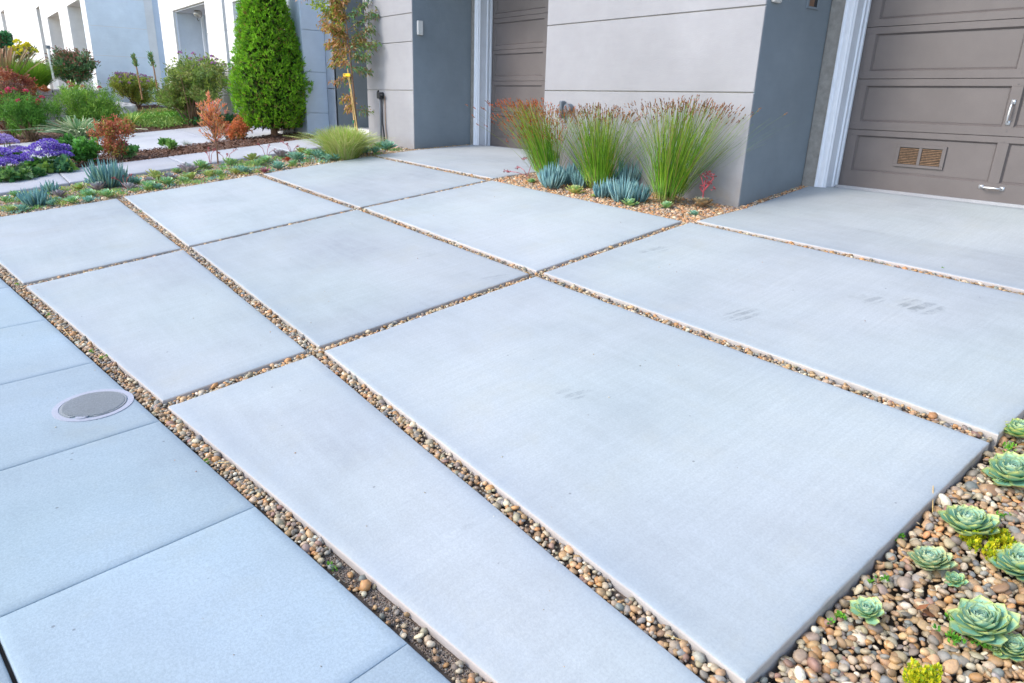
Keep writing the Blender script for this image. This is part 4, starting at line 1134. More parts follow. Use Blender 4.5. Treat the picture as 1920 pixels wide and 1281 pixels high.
# shrubs ------------------------------------------------------------
def shrub(name, label, base, w, h, n, cols, weights=None, L=.05, W_=.014, stems=14, lumps=9, flowers=None, upward=.6, group=None, cat='shrub', flat=1.0, top=None, stemcol=(.20, .13, .08), open_=.35, twigs=True, depthy=1.0, d0=.08, wx=1.0):
    """woody stems with twigs; leaves gathered in clumps round the twig ends so gaps stay open between them"""
    e = empty(name, base, label, cat, group)
    cen = []
    for k in range(lumps):
        a = rng.uniform(0, 6.28); r = math.sqrt(rng.random()) * w * .33
        cen.append((r * math.cos(a) * wx, r * math.sin(a) * depthy, h * rng.uniform(.20, .76)))
    cen = np.array(cen); cr = rng.uniform(.20, .34, lumps) * min(w, h * 1.3)
    mb = MB(); tw = []
    for k in range(stems):
        c = cen[k % lumps] + unit(1)[0] * cr[k % lumps] * .5
        st_ = np.array([rng.normal(0, w * .03), rng.normal(0, w * .03), 0]); mid = (st_ + c) / 2 + np.array([0, 0, h * .05])
        mb.tube([st_, mid, c], [.010 * (h + .3), .007 * (h + .3), .003 * (h + .3)], 5, False)
    mb2 = mb.mesh('stems'); mb2.attributes.new('Col', 'FLOAT_COLOR', 'POINT').data.foreach_set('color', np.tile(np.array([*stemcol, 1], np.float32), len(mb2.vertices)))
    add_mesh('stems', mb2, 'stem', e)
    nc = max(30, n // 14)                                # shoots
    li = rng.integers(0, lumps, nc); u = unit(nc); u[:, 2] = np.abs(u[:, 2]) * .85 + u[:, 2] * .15
    rr = cr[li] * rng.uniform(open_, 1.0, nc) ** .6
    tip = cen[li] + u * rr[:, None] * np.array([wx, depthy, flat])
    tip[:, 2] = np.clip(tip[:, 2], d0 * h, h)
    per = max(3, n // nc)
    T = rng.uniform(-1, 0.15, (nc, per)); dirs = u * (1 - upward) + np.array([0, 0, 1.]) * upward; dirs /= np.linalg.norm(dirs, axis=1)[:, None]
    sl = (.10 * min(w, h) + .03)
    P = (tip[:, None] + dirs[:, None] * (T * sl)[..., None] + rng.normal(0, .012 + .01 * w, (nc, per, 3))).reshape(-1, 3)
    P[:, 2] = np.maximum(P[:, 2], .02)
    Dd = (dirs[:, None] * .9 + rng.normal(0, .55, (nc, per, 3))).reshape(-1, 3)
    C = np.repeat(pick(cols, nc, weights, .22), per, 0) * rng.uniform(.8, 1.2, (nc * per, 1))
    if top is not None:
        tt = np.clip((T.reshape(-1) + .25) * 3, 0, 1)[:, None]; C = C * (1 - tt) + np.array(top) * tt * rng.uniform(.8, 1.15, (len(C), 1))
    o = add_mesh('leaves', np_mesh('leaves', *leaf_quads(P, Dd, L * rng.uniform(.6, 1.2, len(P)), W_, np.clip(C, 0, .9), .15)), 'leaf', e); o['kind'] = 'stuff'
    if flowers:
        fcols, nf, fr, fl = flowers; idx = np.argsort(-(tip[:, 2] + rng.uniform(0, h * .6, nc)))[:nf]; parts = []
        for q_ in idx:
            k = 26; d = unit(k); d[:, 2] = np.abs(d[:, 2])
            parts.append(leaf_quads(tip[q_] + dirs[q_] * .02 + d * fr * .4 * np.array([1, 1, fl]), d, fr * .8, fr * .32, pick(fcols, k)))
        o = add_mesh('flowers', np_mesh('flowers', *join(parts)), 'leaf', e); o['kind'] = 'stuff'
    return e

def sh(q, *a, **k):
    pass
q = (-17.5, 4.50, float(zg(-17.5, 4.50)), 1.45, 1.58)
shrub('large_shrub', 'large airy olive green shrub with sparse pink flowers left of the conifer', q[:3], q[3] * 1.05, q[4], 26000, [(.18, .28, .05), (.28, .36, .06), (.12, .20, .05), (.24, .26, .08)], None, .10, .013, 30, 16, ([(.50, .20, .42), (.42, .22, .50)], 22, .05, 1), .45, depthy=.9, open_=.1, wx=2.1, flat=.9, d0=.2)
q = (-24.6, 4.78, float(zg(-24.6, 4.78)), 1.35, .92)
shrub('flowering_shrub', 'low mounded shrub with many mauve flowers against the pale blue wall', q[:3], q[3] * 1.05, q[4] * 1.05, 17000, [(.30, .38, .06), (.38, .40, .07), (.22, .32, .06)], None, .09, .012, 20, 12, ([(.42, .24, .42), (.52, .26, .44), (.36, .24, .44)], 150, .05, 1.6), .5, depthy=1.0, open_=.1, wx=1.6)
q = (-13.768, 4.157, 0.771, 0.922, 0.464)
shrub('orange_shrub', 'low orange-red shrub on the mulch left of the conifer', q[:3], q[3], q[4], 5200, [(.62, .20, .07), (.42, .14, .06), (.26, .26, .06), (.70, .28, .10)], [4, 2, 2, 3], .045, .012, 16, 9, None, .6, top=(.80, .26, .10))
q = (-12.763, 2.116, 0.525, 0.754, 0.721)
shrub('red_shrub', 'red and yellow-green heavenly bamboo shrub on the mulch in front of the walkway', q[:3], q[3], q[4], 4200, [(.46, .14, .06), (.34, .11, .05), (.42, .34, .06), (.22, .32, .06)], [4, 3, 2, 1.5], .045, .011, 18, 9, None, .6, top=(.58, .18, .10))
q = (-12.812, 2.266, 0.542, 0.346, 0.273)
shrub('pink_flower_plant', 'small green plant with a pink flower at the foot of the red shrub', q[:3], q[3], q[4], 700, [(.16, .42, .10), (.30, .50, .20)], None, .07, .018, 6, 4, ([(.62, .16, .26)], 2, .06, 1), .5)
q = (-12.802, 1.536, 0.464, 0.600, 0.439)
shrub('leafy_green_plant', 'bright leafy green plant at the front of the mulch strip', q[:3], q[3], q[4], 1700, [(.10, .30, .04), (.16, .40, .07), (.07, .22, .04)], None, .085, .020, 10, 7, None, .4)
q = (-13.352, 2.996, 0.635, 0.297, 0.254)
shrub('small_green_plant', 'small upright green plant alone on the mulch strip', q[:3], q[3], q[4], 420, [(.12, .30, .06), (.22, .42, .10)], None, .08, .018, 5, 4, None, .5)
q = (-17.010, 1.322, 0.586, 1.167, 0.938)
shrub('pink_flower_shrub', 'feathery green shrub dotted with red-pink flowers behind the walkway, left one', q[:3], q[3], q[4], 11000, [(.12, .30, .04), (.18, .40, .05), (.08, .20, .03)], None, .10, .006, 22, 11, ([(.62, .06, .16), (.55, .08, .10)], 16, .055, 1), .8, group='feathery green shrubs')
q = (-17.493, 2.445, 0.701, 1.229, 1.006)
shrub('pink_flower_shrub', 'feathery lime green shrub behind the striped grass, right one of the pair', q[:3], q[3], q[4], 11000, [(.20, .38, .05), (.28, .46, .06), (.13, .28, .04)], None, .11, .006, 22, 11, ([(.62, .08, .18)], 5, .05, 1), .85, group='feathery green shrubs')
q = (-17.800, 1.027, 0.584, 1.202, 1.265)
shrub('barberry', 'dark red-brown barberry at the left photo edge behind the purple flowers', q[:3], q[3], q[4] * .9, 9000, [(.14, .05, .04), (.22, .09, .05), (.10, .06, .04), (.24, .14, .06)], None, .05, .012, 22, 12, None, .5)
q = (-21.500, 1.537, 1.091, 0.789, 1.038)
shrub('copper_shrub', 'upright copper red shrub rising above the dark barberry', (q[0], q[1], float(zg(q[0], q[1]))), q[3], q[4] * 1.35, 6000, [(.38, .12, .06), (.28, .08, .05), (.44, .20, .10)], None, .07, .018, 16, 10, None, .75)
# statice with violet heads
def statice(label, q, nh, headr, leafn=260, purple=[(.22, .12, .58), (.30, .17, .66), (.40, .30, .68), (.17, .09, .50)]):
    e = empty('purple_statice', q[:3], label, 'flowering plant', 'purple statice plants'); w, h = q[3], q[4]
    n = leafn; th = rng.uniform(0, 6.28, n); rr = rng.random(n) ** .6 * w * .32
    P = np.stack([rr * np.cos(th) * .4, rr * np.sin(th) * .4, rng.uniform(.02, .22, n) * h], 1)
    Dd = np.stack([np.cos(th), np.sin(th), rng.uniform(.15, 1.1, n)], 1)
    c = pick([(.07, .22, .05), (.12, .32, .05), (.05, .15, .06), (.22, .40, .06)], n)
    o = add_mesh('leaves', np_mesh('leaves', *leaf_quads(P, Dd, w * rng.uniform(.18, .36, n), w * .060, c, .35)), 'leaf', e); o['kind'] = 'stuff'
    mb = MB(); parts = []
    for k in range(nh):
        a = rng.uniform(0, 6.28); r = math.sqrt(rng.random()) * w * .36; hp = np.array([r * math.cos(a), r * math.sin(a), h * rng.uniform(.55, .92) * (1 - .35 * r / (w * .36))])
        mb.tube([(hp[0] * .3, hp[1] * .3, 0), (hp[0] * .8, hp[1] * .8, hp[2] * .6), tuple(hp)], [.008, .006, .004], 4, False)
        k2 = 300; d = unit(k2); d[:, 2] = np.abs(d[:, 2]) * .8 - .1
        pp = hp + d * headr * rng.uniform(.75, 1.05, (k2, 1)) * np.array([1.25, 1.25, .75])
        cc = pick(purple, k2); cc[rng.random(k2) < .07] = (.62, .56, .72)
        parts.append(leaf_quads(pp, d + rng.normal(0, .3, (k2, 3)), .028, .011, cc))
    me = mb.mesh('stems'); me.attributes.new('Col', 'FLOAT_COLOR', 'POINT').data.foreach_set('color', np.tile(np.array([.16, .28, .08, 1], np.float32), len(me.vertices)))
    add_mesh('stems', me, 'stem', e); o = add_mesh('flower_heads', np_mesh('flower_heads', *join(parts)), 'leaf', e); o['kind'] = 'stuff'
statice('purple statice with the widest flower heads, standing just left of the bright leafy plant', (-12.660, 1.099, 0.410, 0.806, 0.560), 11, .105)
statice('purple statice at the left photo edge, lowest heads near the narrow path', (-12.323, 0.576, 0.340, 0.688, 0.483), 9, .095)
statice('pale lilac statice behind the other two, in front of the barberry', (-14.142, 0.737, 0.424, 0.787, 0.607), 10, .10, 220, [(.32, .22, .58), (.42, .30, .60), (.48, .38, .60)])
def groundplant(label, q, n, cols, L=.10, W_=.03): 
    shrub('ground_plant', label, q[:3], q[3], q[4], n, cols, None, L, W_, 5, 6, None, .35, 'low leafy plants along the narrow path', 'low plant', open_=.1)
DG = [(.06, .19, .06), (.10, .28, .07), (.14, .24, .10), (.20, .36, .08)]
groundplant('low broad-leaved plant hugging the narrow path at the left photo edge', (-11.974, 0.557, 0.324, 0.446, 0.188), 380, DG, .09, .035)
groundplant('low dark leafy plant spilling to the path under the purple flowers', (-12.007, 0.857, 0.360, 0.455, 0.192), 380, DG, .09, .035)
groundplant('broad grey-green leaves beside the narrow path right of the statice', (-12.187, 1.195, 0.404, 0.470, 0.215), 360, [(.08, .22, .10), (.12, .28, .12), (.26, .42, .08)], .12, .045)
gc = empty('ground_cover', kind='stuff'); tag(gc, 'low green ground cover behind the wide walkway')
parts = []
for cx_, cy_, rx, ry, nn, cols in [(*p[:2], rx, ry, nn, cc) for p, rx, ry, nn, cc in (
      ((-19.164, 3.760, 0.860), .9, .35, 2600, [(.14, .34, .05), (.24, .42, .06)]), ((-17.893, 3.889, 0.841), 1.0, .35, 2200, [(.16, .30, .05), (.28, .40, .08)]), ((-18.741, 4.629, 0.932), 1.2, .5, 3400, [(.12, .32, .04), (.22, .42, .05)]),
      ((-20.503, 4.486, 0.957), .8, .4, 2000, [(.32, .30, .08), (.16, .30, .06)]), ((-17.648, 4.822, 0.926), .7, .35, 2200, [(.05, .22, .08), (.10, .30, .10)]), ((-16.463, 5.120, 0.930), .9, .3, 1600, [(.06, .20, .07), (.10, .26, .08)]), ((-21.170, 5.745, 1.076), .9, .3, 1400, [(.30, .18, .07), (.12, .24, .06)]))]:
    X = cx_ + rng.normal(0, rx * .5, nn); Y = np.minimum(cy_ + rng.normal(0, ry * .5, nn), 5.33); ok = X < -16.85; X, Y = X[ok], Y[ok]
    P = np.stack([X, Y, zg(X, Y) + .03 + rng.uniform(0, .14, len(X))], 1); d = unit(len(X)); d[:, 2] = np.abs(d[:, 2]) + .3
    parts.append(leaf_quads(P, d, .07, .016, pick(cols, len(X))))
o = add_mesh('ground_cover_leaves', np_mesh('ground_cover_leaves', *join(parts)), 'leaf', gc); o['kind'] = 'stuff'

# raised block bed in front of the far house
bw = empty('block_wall', label='low wall of grey split-face blocks in front of the far white house', cat='garden wall')
ztop = float((-22.900, 3.096, 1.581)[2])
for r_ in range(5):
    y = .9 + (.0 if r_ % 2 else .22)
    while y < 3.52:
        yb = min(y + .44, 3.56); zt = ztop - r_ * .185
        if yb - y > .08: MB().box(-23.2 + rng.uniform(-.012, .012), -22.9 + rng.uniform(-.015, .015), y + .006, yb - .006, zt - .178, zt, .012).build('stone_block', 'block', bw)
        y += .45
rs = MB().box(-30, -23.21, -.5, 3.5, .3, ztop - .05).build('raised_soil', 'soil'); tag(rs, kind='structure')
q = (-23.600, 3.085, 1.562, 1.375, 1.133)
shrub('euphorbia', 'grey-green shrub with dull red flower tips behind the block wall', q[:3], q[3], q[4] * 1.02, 9000, [(.10, .22, .08), (.15, .28, .12), (.08, .17, .06)], None, .10, .016, 24, 12, None, .7, top=(.36, .14, .10), depthy=.8, open_=.3)
q = (-24.600, 2.277, 1.558, 0.909, 1.355)
shrub('yellow_flower_shrub', 'tall thin shrub with yellow flowers left of the grey-green shrub', q[:3], q[3], q[4], 3600, [(.14, .22, .08), (.22, .26, .10), (.30, .16, .12)], None, .09, .016, 18, 9, ([(.75, .62, .03), (.62, .60, .05)], 14, .11, 1), .8, open_=.5)
q = (-24.000, 2.080, 1.596, 1.029, 0.681)
tuft('lime_grass', 'bright lime grass mound behind the copper shrub', q[:3], 2600, q[4] * 1.25, 1.0, [(.26, .48, .04), (.36, .56, .06), (.18, .40, .04)], .006, .35, None, .4)
q = (-23.900, 1.486, 1.399, 0.721, 1.002)
tuft('flax', 'bronze and straw coloured flax leaves at the left photo edge', q[:3], 160, q[4] * 1.3, .7, [(.42, .24, .14), (.50, .38, .22), (.22, .18, .10)], .02, .25, None, .3, 'flax', .03)
q = (-22.600, 1.959, 1.322, 0.974, 0.381)
shrub('orange_mound', 'low orange flowering mound left of the block wall', (q[0], q[1], q[2]), q[3], q[4], 3000, [(.50, .16, .05), (.36, .12, .05), (.55, .26, .08)], None, .05, .012, 8, 7, None, .4)
q = (-22.400, 1.330, 1.308, 0.703, 0.427)
shrub('yellow_mound', 'golden yellow flowering mound at the left photo edge', (q[0], q[1], q[2]), q[3], q[4], 2600, [(.60, .38, .04), (.50, .28, .04), (.30, .24, .04)], None, .05, .014, 8, 7, None, .4)
# clipped hedge far left
hq = (-36.000, 2.772, 3.647); hb = (-36.000, 2.577, 2.526)
he = empty('clipped_hedge', (-36.8, hq[1] - 1.6, hb[2] - .3), 'clipped dark green box hedge at the far left edge', 'hedge')
n = 16000; P = rng.uniform(-1, 1, (n, 3)); k = rng.integers(0, 3, n); P[np.arange(n), k] = np.sign(P[np.arange(n), k]) * rng.uniform(.86, 1.0, n)
H_ = (hq[2] - hb[2] + .3) / 2; P = P * np.array([.8, 1.6, H_]) + np.array([0, 0, H_]); P += rng.normal(0, .03, P.shape)
MB().box(-.68, .68, -1.48, 1.48, 0, 2 * H_ - .12).build('inner_twigs', 'bark', he)
o = add_mesh('leaves', np_mesh('leaves', *leaf_quads(P, unit(n), .10, .03, pick([(.04, .19, .06), (.06, .26, .08), (.03, .13, .05)], n))), 'leaf', he); o['kind'] = 'stuff'
# stalks in front of the pale wall
for q, h_, lb in (((-21.500, 4.330, 1.884, 0.114, 0.525), 35, 'left tall flower stalk with a green tip before the pale wall'), ((-21.300, 4.702, 1.871, 0.114, 0.602), 40, 'right tall flower stalk, shorter and thicker, before the pale wall')):
    e = empty('flower_stalk', q[:3], lb, 'flower stalk', 'flower stalks'); Hh = q[4] * 1.1
    MB().tube([(0, 0, -.5), (0, -.03, Hh * .5), (-.05, -.07, Hh * .95)], [.02, .016, .012], 6).build('stem', 'leafdry', e)
    k = 160; t = rng.random(k); d = unit(k); d[:, 2] = np.abs(d[:, 2]) + .6
    P = np.stack([-.05 * t, -.04 - .03 * t, Hh * (.55 + .45 * t)], 1) + rng.normal(0, .018, (k, 3))
    o = add_mesh('bracts', np_mesh('bracts', *leaf_quads(P, d, .09, .015, pick([(.10, .26, .12), (.16, .34, .12), (.34, .34, .12)], k))), 'leaf', e); o['kind'] = 'stuff'
# boulder
bq = (-20.594, 3.594, 0.880, 0.600, 0.660)
V_, F_ = subdiv(ICO2_V, ICO2_F); V_, F_ = subdiv(V_, F_)
nv_ = V_ * (1 + .16 * np.sin(V_[:, [1]] * 3.1 + 1) * np.cos(V_[:, [0]] * 2.7) + .08 * np.sin(V_[:, [2]] * 7 + V_[:, [0]] * 5) + .03 * np.sin(V_[:, [1]] * 17) * np.sin(V_[:, [0]] * 15))
for k in range(16):
    pn = unit(1)[0]; dd = nv_ @ pn; lim = rng.uniform(.62, .90); nv_ = nv_ - np.maximum(dd - lim, 0)[:, None] * pn
nv_ = nv_ * np.array([bq[3] * .62, bq[3] * .62, bq[4] * .50]); nv_[:, 2] += bq[4] * .30; nv_[:, 0] += nv_[:, 2] * .1; nv_[:, 1] += nv_[:, 2] * .25
bo = add_mesh('boulder', np_mesh('boulder', nv_, F_, None, True), 'rock'); bo.location = bq[:3]
tag(bo, 'pale grey and tan boulder between the feathery shrub and the mauve shrub', 'boulder')
# path light
pl = empty('path_light', (-23.400, 2.585, 2.118, 0.116, 0.426)[:3], 'thin metal garden light post beside the yellow flowering shrub', 'garden light')
MB().tube([(0, 0, -.3), (0, 0, .48)], .035, 8).build('post', 'steel', pl); MB().disc((0, 0, .48), .06, 0, .08, 12).build('lamp_cap', 'greypipe', pl)

# ------------------------------------------------------------------ conifer
cq = (-14.021, 5.024, 0.871, 1.476, 2.885)
con = empty('conifer', (-13.42, 4.90, float(zg(-13.42, 4.90)) + .02), 'dense bright green conical conifer in front of the blue-shaded white wall', 'conifer')
Hc, Rc = 3.80, .69
def prof(t): return Rc * np.where(t < .22, .66 + .34 * np.sin(np.clip(t / .22, 0, 1) * np.pi / 2), 1.0 * (1 - ((t - .22) / .80) ** .96)).clip(.02)
mb = MB().tube([(0, 0, -.1), (0, 0, .5), (.02, .01, 1.8), (0, 0, 3.0)], [.075, .06, .04, .015], 8)
mb.build('trunk', 'bark', con)
br = MB()
for k in range(26):
    a = rng.uniform(0, 6.28); z = rng.uniform(.12, .9); r = rng.uniform(.3, .62)
    br.tube([(0, 0, z * .6), (r * .5 * math.cos(a), r * .5 * math.sin(a), z * .9), (r * math.cos(a), r * math.sin(a), z + .2)], [.014, .01, .004], 4, False)
br.build('branches', 'bark', con)['kind'] = 'stuff'
n = 11500; t = rng.beta(1.1, 1.5, n); th = rng.uniform(0, 6.28, n)
lump = 1 + .10 * np.sin(th * 5 + t * 19) * np.sin(t * 31 + th * 2) + .06 * np.sin(th * 11 - t * 40)
rad = prof(t) * lump * rng.uniform(.66, 1.02, n) ** .6
z = .16 + t * (Hc - .16)
C0 = np.stack([rad * np.cos(th), rad * np.sin(th), z], 1)
outd = np.stack([np.cos(th), np.sin(th), rng.uniform(.5, 1.5, n)], 1) + rng.normal(0, .35, (n, 3)); outd /= np.linalg.norm(outd, axis=1)[:, None]
side = np.cross(outd, unit(n)); side /= np.linalg.norm(side, axis=1)[:, None]
tone = pick([(.20, .42, .02), (.28, .52, .03), (.12, .28, .02), (.22, .32, .05)], n, [4, 3, 3, 1], .2)
brown = rng.random(n) < .035; tone[brown] = np.array((.30, .18, .06))
parts = []
for k in range(7):                                      # fan-shaped sprays of scale leaves
    a = (k - 3) * .34; d = outd * math.cos(a) + side * math.sin(a)
    off = outd * rng.uniform(0, .03, (n, 1))
    parts.append(leaf_quads(C0 + off, d + rng.normal(0, .12, (n, 3)), 
        .066 * (1 - abs(k - 3) * .10) * rng.uniform(.7, 1.2, n), .0062, tone * rng.uniform(.85, 1.2, (n, 1)) * (1.0 + .05 * k)))
o = add_mesh('crown', np_mesh('crown', *join(parts)), 'leaf', con); o['kind'] = 'stuff'
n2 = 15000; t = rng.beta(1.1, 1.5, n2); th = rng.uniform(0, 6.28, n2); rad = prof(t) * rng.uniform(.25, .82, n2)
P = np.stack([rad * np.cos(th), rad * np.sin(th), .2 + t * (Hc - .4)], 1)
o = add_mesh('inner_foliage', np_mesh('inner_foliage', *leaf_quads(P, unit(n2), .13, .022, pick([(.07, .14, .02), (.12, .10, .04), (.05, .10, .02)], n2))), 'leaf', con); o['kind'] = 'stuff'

# ------------------------------------------------------------------ orange sapling in the left bed
oq = (-11.154, 3.168, 0.595)
os_ = empty('orange_sapling', dn(oq, -.02), 'young orange-pink conebush sapling with bare red stem in the left bed', 'sapling')
hS = 1.02
MB().tube([(0, 0, 0), (-.01, .01, .3), (-.03, 0, .6), (-.07, -.02, hS)], [.012, .010, .008, .004], 6).build('trunk', 'bark', os_)
br = MB(); P = []; Dd = []; cl = []
for k in range(30):
    z0 = rng.uniform(.30, .75); a = rng.uniform(0, 6.28); L_ = rng.uniform(.12, .30) * (1.25 - z0 * .5); tz = z0 + rng.uniform(.12, .34)
    e1 = np.array([L_ * .75 * math.cos(a) - .03, L_ * .75 * math.sin(a), min(tz, hS * 1.0)]); e1[:2] *= 1.15
    br.tube([(-.02, 0, z0), tuple((np.array([-.02, 0, z0]) + e1) / 2 + np.array([.02 * math.cos(a), .02 * math.sin(a), -.02])), tuple(e1)], [.004, .003, .002], 4, False)
    for j in range(34):
        t = rng.random(); p = np.array([-.02, 0, z0]) * (1 - t) + e1 * t; P.append(p); Dd.append((e1 - np.array([0, 0, z0])) / L_ * .6 + rng.normal(0, .5, 3) + np.array([0, 0, .5])); cl.append(t)
for j in range(160):
    t = rng.random(); P.append(np.array([-.03 - .04 * t, -.02 * t, .55 + t * (hS - .55)])); Dd.append(np.array([0, 0, 1.]) + rng.normal(0, .6, 3)); cl.append(1)
br.build('branches', 'bark', os_)['kind'] = 'stuff'
P = np.array(P); cl = np.array(cl)[:, None]; cc = pick([(.74, .32, .10), (.66, .40, .20), (.78, .26, .20)], len(P)) * (.8 + .35 * cl)
o = add_mesh('leaves', np_mesh('leaves', *leaf_quads(P, np.array(Dd), .062, .0085, np.clip(cc, 0, .9))), 'leaf', os_); o['kind'] = 'stuff'

# red flower stalks of the succulents
def stalk(name, label, base, segs_, colr, heads, group='red succulent flower stalks', cat='flower stalk', r=.004, hr=.018):
    e = empty(name, base, label, cat, group); mb = MB(); pts = []
    for s_ in segs_: mb.tube([tuple(p) for p in s_], r, 5)
    me = mb.mesh('stems'); me.attributes.new('Col', 'FLOAT_COLOR', 'POINT').data.foreach_set('color', np.tile(np.array([*colr, 1], np.float32), len(me.vertices))); add_mesh('stems', me, 'stem', e)
    parts = []
    for h_ in heads:
        k = 10; d = unit(k); parts.append(leaf_quads(np.array(h_) + d * hr * .3, d, hr, hr * .35, pick([colr, (.50, .10, .12), (.30, .08, .08)], k)))
    o = add_mesh('buds', np_mesh('buds', *join(parts)), 'leaf', e); o['kind'] = 'stuff'
for px, lb in (((-10.933, 3.226, 0.596), 'red branching flower stalks just right of the orange sapling stem'), ((-11.153, 3.057, 0.582), 'short red flower stalk left of the orange sapling stem'), ((-10.931, 3.835, 0.667), 'thin red stalk reaching over the path kerb'), ((-10.872, 4.223, 0.712), 'red stalk beside the dark grey rosette'), ((-10.290, 1.721, 0.400), 'bent dry red stalk at the end of the first joint')):
    s_ = []; hd = []
    for k in range(3):
        a = rng.uniform(0, 6.28); L_ = rng.uniform(.10, .22); tip = (L_ * math.cos(a), L_ * math.sin(a), rng.uniform(.10, .24))
        s_.append([(0, 0, -.03), (tip[0] * .4, tip[1] * .4, tip[2] * .7), tip]); hd += [tip, (tip[0] * .8, tip[1] * .8, tip[2] * .95)]
    stalk('flower_stalk', lb, px, s_, (.42, .12, .12), hd)
# planter: rosettes and red flowers
PG = 'rosettes in the wall planter'
for q, lb, kw in (((-4.295, 5.348, 0.693, 0.165, 0.054), 'green rosette at the foot of the right reed clump', GREEN), ((-3.933, 5.293, 0.680, 0.119, 0.052), 'small mint green rosette nearest the joint crossing', TEAL), ((-6.264, 5.289, 0.732, 0.138, 0.066), 'small mint rosette at the left tip of the planter', GREEN),
                  ((-5.949, 5.223, 0.720, 0.121, 0.064), 'lime rosette beside the left blue fingers', LIMER), ((-5.440, 5.209, 0.707, 0.230, 0.061), 'flat lime green rosette below the second blue finger plant', LIMER), ((-4.611, 5.164, 0.685, 0.190, 0.055), 'flat pale green rosette below the right blue fingers', GREEN), ((-5.149, 5.218, 0.701, 0.112, 0.059), 'small lime rosette left of the low blue fingers', LIMER)):
    rosette(lb, dn(q[:3], -.02), q[3] * 1.1, n=28, group=PG, single=True, wid=.24, tilt=(rng.normal(0, .1), rng.normal(0, .1)), **kw)
q = (-4.064, 5.589, 0.707, 0.226, 0.054)
rosette('large tan and grey rosette with a red flower stem, right end of the planter', dn(q[:3], 0), q[3] * 1.1, n=30, mid=(.36, .30, .20), inner=(.46, .42, .38), edge=(.50, .32, .14), single=True, wid=.34, openn=.75)
stalk('red_flower_stem', 'pink-red flower stem rising from the tan rosette by the slate corner', dn(q[:3], .03), [[(0, 0, 0), (0, 0, .12), (.01, -.01, .22)], [(0, 0, .12), (.07, -.02, .19)], [(.0, 0, .16), (-.05, .0, .25)], [(.01, 0, .14), (.09, .01, .25)], [(0, 0, .1), (-.03, -.02, .15)]], (.50, .10, .12),
      [(.01, -.01, .24), (.07, -.02, .2), (-.05, 0, .26), (.09, .01, .27), (.03, 0, .21), (.06, 0, .25), (-.03, -.02, .16), (.10, .01, .15), (.0, .0, .28), (.04, 0, .29)], None, 'flower stem', .006, .024)
q = (-6.544, 5.463, 0.754)
stalk('bent_flower_stem', 'arching pink flower stem lying over the slab at the left tip of the planter', q, [[(0, 0, 0), (-.02, -.05, .08), (-.12, -.04, .11), (-.2, -.02, .09)], [(0, 0, .01), (-.10, -.10, .05), (-.28, -.14, .05)], [(.0, 0, .03), (.03, .02, .15), (-.05, .03, .22), (-.14, .03, .20)]], (.46, .15, .18),
      [(-.2, -.02, .09), (-.16, -.03, .1), (-.28, -.14, .05), (-.22, -.12, .055), (-.14, .03, .2), (-.1, .03, .22), (-.25, -.13, .05)], None, 'flower stem', .004, .02)
# yellowed leaf by the rosettes
# ------------------------------------------------------------------ young tree with stakes
tb = (-11.290, 5.840, 0.883)
tb = (tb[0], min(tb[1], 5.5), 0)
tb = (-11.05, 5.45, float(zg(-11.05, 5.45)))
tree = empty('young_tree', tb, 'young tree with sparse rust-red and lime leaves staked in front of the grey pier', 'tree')
tp = lambda t: np.array([-.10 * t - .42 * t * t * .5, -.03 * t, 2.55 * t])
MB().tube([tuple(tp(t)) for t in np.linspace(0, 1, 9)], [.020, .018, .017, .015, .013, .011, .009, .006, .003], 7).build('trunk', 'bark', tree)
br = MB(); P = []; Dd = []; cl = []
def limb(t0, az, L_, rise, nl, kind, sag=0.0):
    b0 = tp(t0); d = np.array([math.cos(az), math.sin(az), rise]); d /= np.linalg.norm(d); e1 = b0 + d * L_ - np.array([0, 0, sag]); m_ = (b0 + e1) / 2 + np.array([0, 0, .05 * L_])
    br.tube([tuple(b0), tuple(m_), tuple(e1)], [.007, .005, .002], 4, False)
    for j in range(int(nl * 2.3)):
        t = .12 + .88 * rng.random(); p = (b0 * (1 - t) ** 2 + 2 * m_ * t * (1 - t) + e1 * t * t) + rng.normal(0, .035 * L_ + .018, 3); P.append(p)
        Dd.append(d * .5 + rng.normal(0, .6, 3) - np.array([0, 0, .35])); cl.append(kind if rng.random() > .15 else 3)
# camera sees the tree from +x/-y: left in the photo is -x/-y, right is +x/+y
Lf = math.atan2(-.52, -.85); Rt = math.atan2(.62, .78)
for (t0, az, L_, rise, nl, kind) in (
    (.93, Lf, .62, -.05, 130, 0), (.88, Lf + .3, .30, .9, 60, 1), (.97, Rt, .25, .9, 60, 0), (.80, Lf, .45, .25, 90, 2), (.74, Lf - .3, .36, .35, 80, 2), (.70, Lf, .42, .15, 110, 0), (.66, Lf + .4, .30, .5, 90, 0),
    (.62, Lf, .36, .0, 120, 0), (.58, Lf - .2, .30, -.2, 90, 0), (.82, Lf + .5, .22, .8, 110, 0), (.85, Rt - .5, .20, 1.2, 80, 0), (.76, Rt, .34, .7, 70, 1), (.70, Rt, .46, .55, 80, 1), (.64, Rt + .2, .36, .4, 90, 1), (.58, Rt, .40, .2, 80, 1), (.54, Rt - .2, .28, .0, 80, 1),
    (.52, Lf, .30, -.15, 60, 0), (.48, Rt, .26, -.2, 60, 1), (.66, Lf + .2, .22, .4, 120, 0), (.60, Rt + .4, .2, .5, 80, 0), (.76, Lf, .2, .9, 120, 0), (.9, Lf - .2, .2, .9, 80, 0), (.42, Lf, .32, -.25, 36, 0), (.30, Lf - .1, .24, -.15, 50, 0), (.26, Lf + .1, .16, -.7, 40, 0), (.22, Rt, .22, -.05, 22, 1), (.80, Lf + .1, .34, -.1, 60, 0)):
    limb(t0, az + rng.normal(0, .12), L_ * 1.30, rise, nl, kind)
br.build('branches', 'bark', tree)['kind'] = 'stuff'
